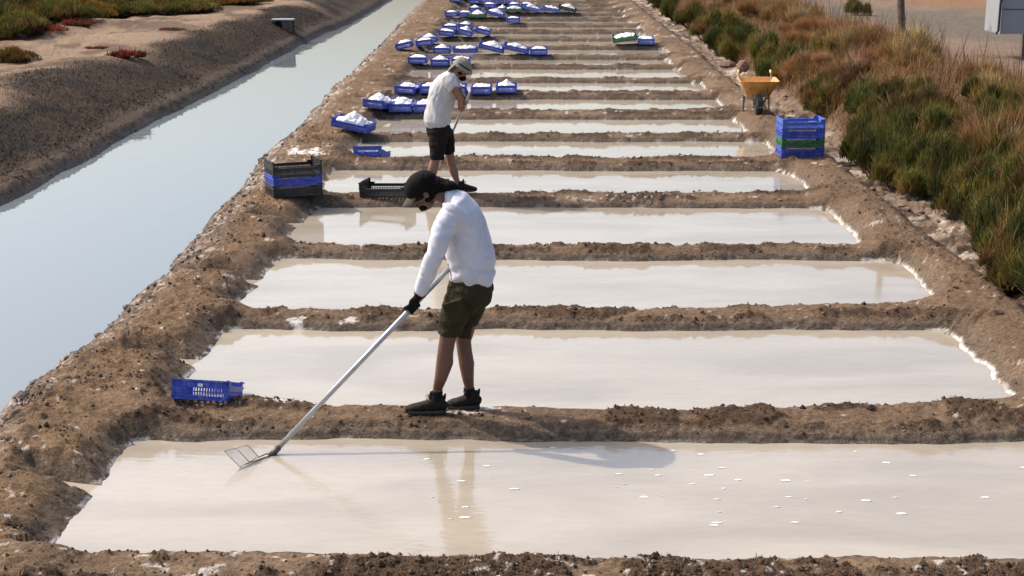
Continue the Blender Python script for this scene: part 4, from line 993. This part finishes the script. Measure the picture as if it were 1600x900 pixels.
    m = MB(); ring_loft(m, [A(657.5, 456, -.20), A(655, 461, -.20)], [(.041, .041), (.040, .040)], dome=False, n=20); o = m.build('cuff', M['cuff'], root, True); o.matrix_parent_inverse = root.matrix_world.inverted()
    for (hp, tp, dy, an) in (((696, 641), (634, 641), -.05, (683, 612)), ((749, 634), (699, 634), .09, (733, 607))):
        m = MB(); ring_loft(m, [A(an[0], an[1] + 14, dy), A(an[0], an[1] - 2, dy)], [(.039, .040), (.039, .040)], dome=False); fuse(m, 'sock', M['sock'], root, .005, 3)
        h = A(hp[0], hp[1], dy); h.z = hz(h.x, h.y) + .002; t_ = A(tp[0], tp[1], dy - .01); t_.z = h.z
        shoe(root, h, t_, 0)
    # the rake he holds
    rk = thing('skimming_rake', 'long aluminium pole with wire skimming basket held by the nearer worker', 'rake', poleA, (0, 0, 0)); bpy.context.view_layer.update()
    inv = rk.matrix_world.inverted()
    m = MB(); m.tube([poleA + pd * .03, poleA + pd * 1.0, poleB], .0175, 12); o = m.build('pole', M['alu'], rk, True); o.matrix_parent_inverse = inv
    m = MB(); m.tube([poleA + pd * .07, poleA - pd * .01], .022, 10); o = m.build('ferrule', M['steel'], rk, True); o.matrix_parent_inverse = inv
    c = [gnd(405, 714, .02), gnd(372, 733, 0.0), None, None]
    p0 = Vector((*gnd(404, 714, .02), .02)); p1 = Vector((*gnd(375, 731, .0), .005)); p2 = Vector((p1.x - .095, p1.y - .01, .115)); p3 = Vector((p0.x - .065, p0.y - .01, .105))
    m = MB(); m.tube([poleA, poleA.lerp(p0, .4) + Vector((0, 0, .015)), p0], .006, 6); m.tube([poleA, p1.lerp(p0, .3)], .005, 6); o = m.build('bracket', M['rust'], rk, True); o.matrix_parent_inverse = inv
    m = MB(); m.tube([p0, p1, p2, p3, p0], .0028, 6); m.tube([(p0 + p1) / 2, (p2 + p3) / 2], .0028, 6); o = m.build('basket_frame', M['rust'], rk, True); o.matrix_parent_inverse = inv
    m = MB()
    for k in range(1, 26): m.tube([p0.lerp(p1, k / 26), p3.lerp(p2, k / 26)], .0005, 3)
    for k in range(1, 20): m.tube([p0.lerp(p3, k / 20), p1.lerp(p2, k / 20)], .0005, 3)
    o = m.build('wire_mesh', M['alu'], rk); o.matrix_parent_inverse = inv
man1()

# ---- farther worker
def man2():
    fz = HB + .02; Y1 = gnd(728, 298, fz)[1]
    def A2(px, py, dy=0.0): return atY(px, py, Y1 + dy)
    root = thing('person', 'farther worker in grey sun hat, white t-shirt and black shorts stooping over a pole', 'person', (A2(700, 297).x, Y1, fz)); bpy.context.view_layer.update()
    pA = Vector((*gnd(672, 288, 0), 0)); g1 = A2(727, 160, -.10); pd = (g1 - pA).normalized(); pB = g1 + pd * .22
    g2 = g1 - pd * .12
    b = MB()
    ring_loft(b, [A2(690, 210, .07), A2(700, 232, .09), A2(703, 243, .10), A2(705, 255, .10), A2(709, 268, .09), A2(713, 280, .08), A2(715, 288, .08)], [(.08, .08), (.065, .062), (.055, .055), (.054, .054), (.054, .054), (.037, .038), (.036, .036)])
    ring_loft(b, [A2(686, 210, -.07), A2(682, 235, -.08), A2(680, 250, -.09), A2(677, 262, -.09), A2(674, 275, -.08), A2(670, 292, -.06), A2(668, 299, -.05)], [(.08, .08), (.068, .066), (.058, .057), (.062, .060), (.058, .058), (.038, .04), (.036, .036)])
    ring_loft(b, [A2(685, 200), A2(686, 170), A2(693, 140), A2(700, 125)], [(.12, .15), (.12, .15), (.12, .15), (.09, .14)])
    ring_loft(b, [A2(703, 120), A2(712, 112), A2(718, 108)], [(.055, .06), (.05, .053), (.05, .053)])
    hc = A2(721, 107); fwd = Vector((.84, -.05, -.54)).normalized(); up_ = Vector((.54, 0, .84)); lat = up_.cross(fwd).normalized(); up_ = fwd.cross(lat); Rm = Matrix((fwd, lat, up_)).transposed()
    ellipsoid(b, hc + up_ * .02, (.095, .076, .098), Rm); ellipsoid(b, hc + fwd * .035 - up_ * .055, (.062, .056, .062), Rm)
    ring_loft(b, [hc + fwd * .088 + up_ * .012, hc + fwd * .106 - up_ * .012, hc + fwd * .106 - up_ * .026], [(.008, .009), (.011, .012), (.008, .015)], side=lat, n=10)
    for s in (-1, 1): ellipsoid(b, hc - fwd * .008 + lat * s * .078 - up_ * .015, (.018, .010, .030), Rm, 10)
    # arms
    ring_loft(b, [A2(704, 124, -.17), A2(708, 135, -.20), A2(714, 147, -.21), A2(720, 156, -.18), g2 + Vector((-.03, -.055, .045))], [(.056, .056), (.050, .050), (.042, .042), (.042, .040), (.028, .028)])
    ring_loft(b, [A2(708, 124, .16), A2(714, 137, .18), A2(721, 146, .12), g1 + Vector((-.01, .06, .05))], [(.054, .054), (.048, .048), (.040, .040), (.028, .028)])
    grip_hand(b, g2 + Vector((-.03, -.055, .045)), g2, pd, (-.2, -.95, .2), .0155)
    grip_hand(b, g1 + Vector((-.01, .06, .05)), g1, pd, (-.1, .95, .2), .0155, flip=-1)
    fuse(b, 'body', M['skin2'], root, .006, 4)
    for s in (-1, 1):
        m = MB(); ellipsoid(m, hc + fwd * .086 + lat * s * .030 + up_ * .006, (.006, .009, .005), Rm, 8); e_ = m.build('eye', M['hair'], root, True); e_.matrix_parent_inverse = root.matrix_world.inverted()
    m = MB(); ellipsoid(m, hc + fwd * .065 - up_ * .085, (.052, .052, .045), Rm, 12); ellipsoid(m, hc + fwd * .02 - up_ * .05, (.05, .068, .035), Rm, 12); fuse(m, 'beard', M['hair'], root, .006, 3)
    # sun hat with brim and neck flap
    m = MB(); ellipsoid(m, hc + up_ * .055 - fwd * .006, (.112, .095, .082), Rm, 18)
    n = 28; vs = []
    for j, (r0, dz) in enumerate(((.9, .035), (1.2, .012), (1.38, -.02), (1.38, -.028), (1.15, .0), (.85, .02))):
        for k in range(n):
            a = 2 * math.pi * k / n; fr = 1.0 + (.12 if math.cos(a) > .3 else 0)
            vs.append(hc + fwd * .098 * r0 * fr * math.cos(a) + lat * .083 * r0 * math.sin(a) + up_ * (.03 + dz - .03 * abs(math.sin(a)) * (r0 - .9)))
    fs = [(j * n + k, j * n + (k + 1) % n, ((j + 1) % 6) * n + (k + 1) % n, ((j + 1) % 6) * n + k) for j in range(6) for k in range(n)]
    m.add(vs, fs)
    ring_loft(m, [hc - fwd * .075 + up_ * .03, hc - fwd * .105 - up_ * .045, hc - fwd * .115 - up_ * .105], [(.022, .075), (.022, .085), (.014, .085)], side=lat, n=16)
    fuse(m, 'sun_hat', M['hat'], root, .006, 3)
    m = MB(); m.tube([hc + fwd * .118 * math.cos(a) + lat * .100 * math.sin(a) + up_ * .042 for a in [math.radians(q) for q in range(-120, 121, 12)]], .007, 6); o = m.build('hat_band', M['hair'], root, True); o.matrix_parent_inverse = root.matrix_world.inverted()
    # t-shirt
    m = MB()
    ring_loft(m, [A2(684.5, 190), A2(685, 180), A2(687, 165), A2(690, 150), A2(694, 137), A2(699, 125), A2(705, 117)], [(.170, .195), (.172, .195), (.172, .19), (.166, .19), (.152, .195), (.122, .19), (.065, .10)])
    ring_loft(m, [A2(701, 124, -.13), A2(705, 131, -.180), A2(710, 139, -.215)], [(.105, .10), (.088, .085), (.070, .068)], dome=False)
    ring_loft(m, [A2(705, 125, .13), A2(710, 131, .17), A2(714, 138, .19)], [(.090, .085), (.074, .07), (.064, .064)], dome=False)
    fuse(m, 't_shirt', M['shirt2'], root, .008, 6, lambda co: .024 * fbm(co[:, 0] * 2.2 + co[:, 2] * .5, co[:, 2] * .7, 4, 2, 15) + .010 * np.maximum(0, fbm(co[:, 0] * 1.2 - co[:, 2] * .3, co[:, 2] * .3, 18, 2, 12)) - .007 * np.clip(1 - np.abs(fbm(co[:, 0] * 1.3 - co[:, 2] * .5, co[:, 2] * .5 + co[:, 1] * .5, 6, 2, 66)) * 9, 0, 1))
    m = MB()
    ring_loft(m, [A2(685, 190), A2(686, 200), A2(687, 208)], [(.13, .15), (.150, .17), (.15, .175)])
    ring_loft(m, [A2(693, 205, .075), A2(698, 222, .09), A2(701, 239, .10)], [(.115, .095), (.095, .092), (.075, .08)], dome=False)
    ring_loft(m, [A2(686, 205, -.075), A2(684, 228, -.085), A2(682.5, 250, -.09)], [(.125, .10), (.11, .095), (.090, .085)], dome=False)
    fuse(m, 'shorts', M['shorts2'], root, .008, 4, lambda co: .020 * fbm(co[:, 0] + co[:, 1], co[:, 2], 9, 3, 7))
    for (hp, tp, dy) in (((712, 297), (745, 297), .08), ((666, 303), (699, 303), -.05)):
        h = A2(hp[0], hp[1], dy); h.z = hz(h.x, h.y) + .02; t_ = A2(tp[0], tp[1], dy - .02); t_.z = h.z
        shoe(root, h, t_, 0)
    rk = thing('salt_rake', 'grey wooden-headed salt rake held by the farther worker, pole slanting behind his legs', 'rake', pA); bpy.context.view_layer.update(); inv = rk.matrix_world.inverted()
    m = MB(); m.tube([pA, pB], .0155, 10); o = m.build('pole', M['alu'], rk, True); o.matrix_parent_inverse = inv
    m = MB(); m.box(pA + Vector((0, 0, .03)), (.5, .025, .09)); o = m.build('rake_board', M['wood'], rk); o.matrix_parent_inverse = inv
man2()
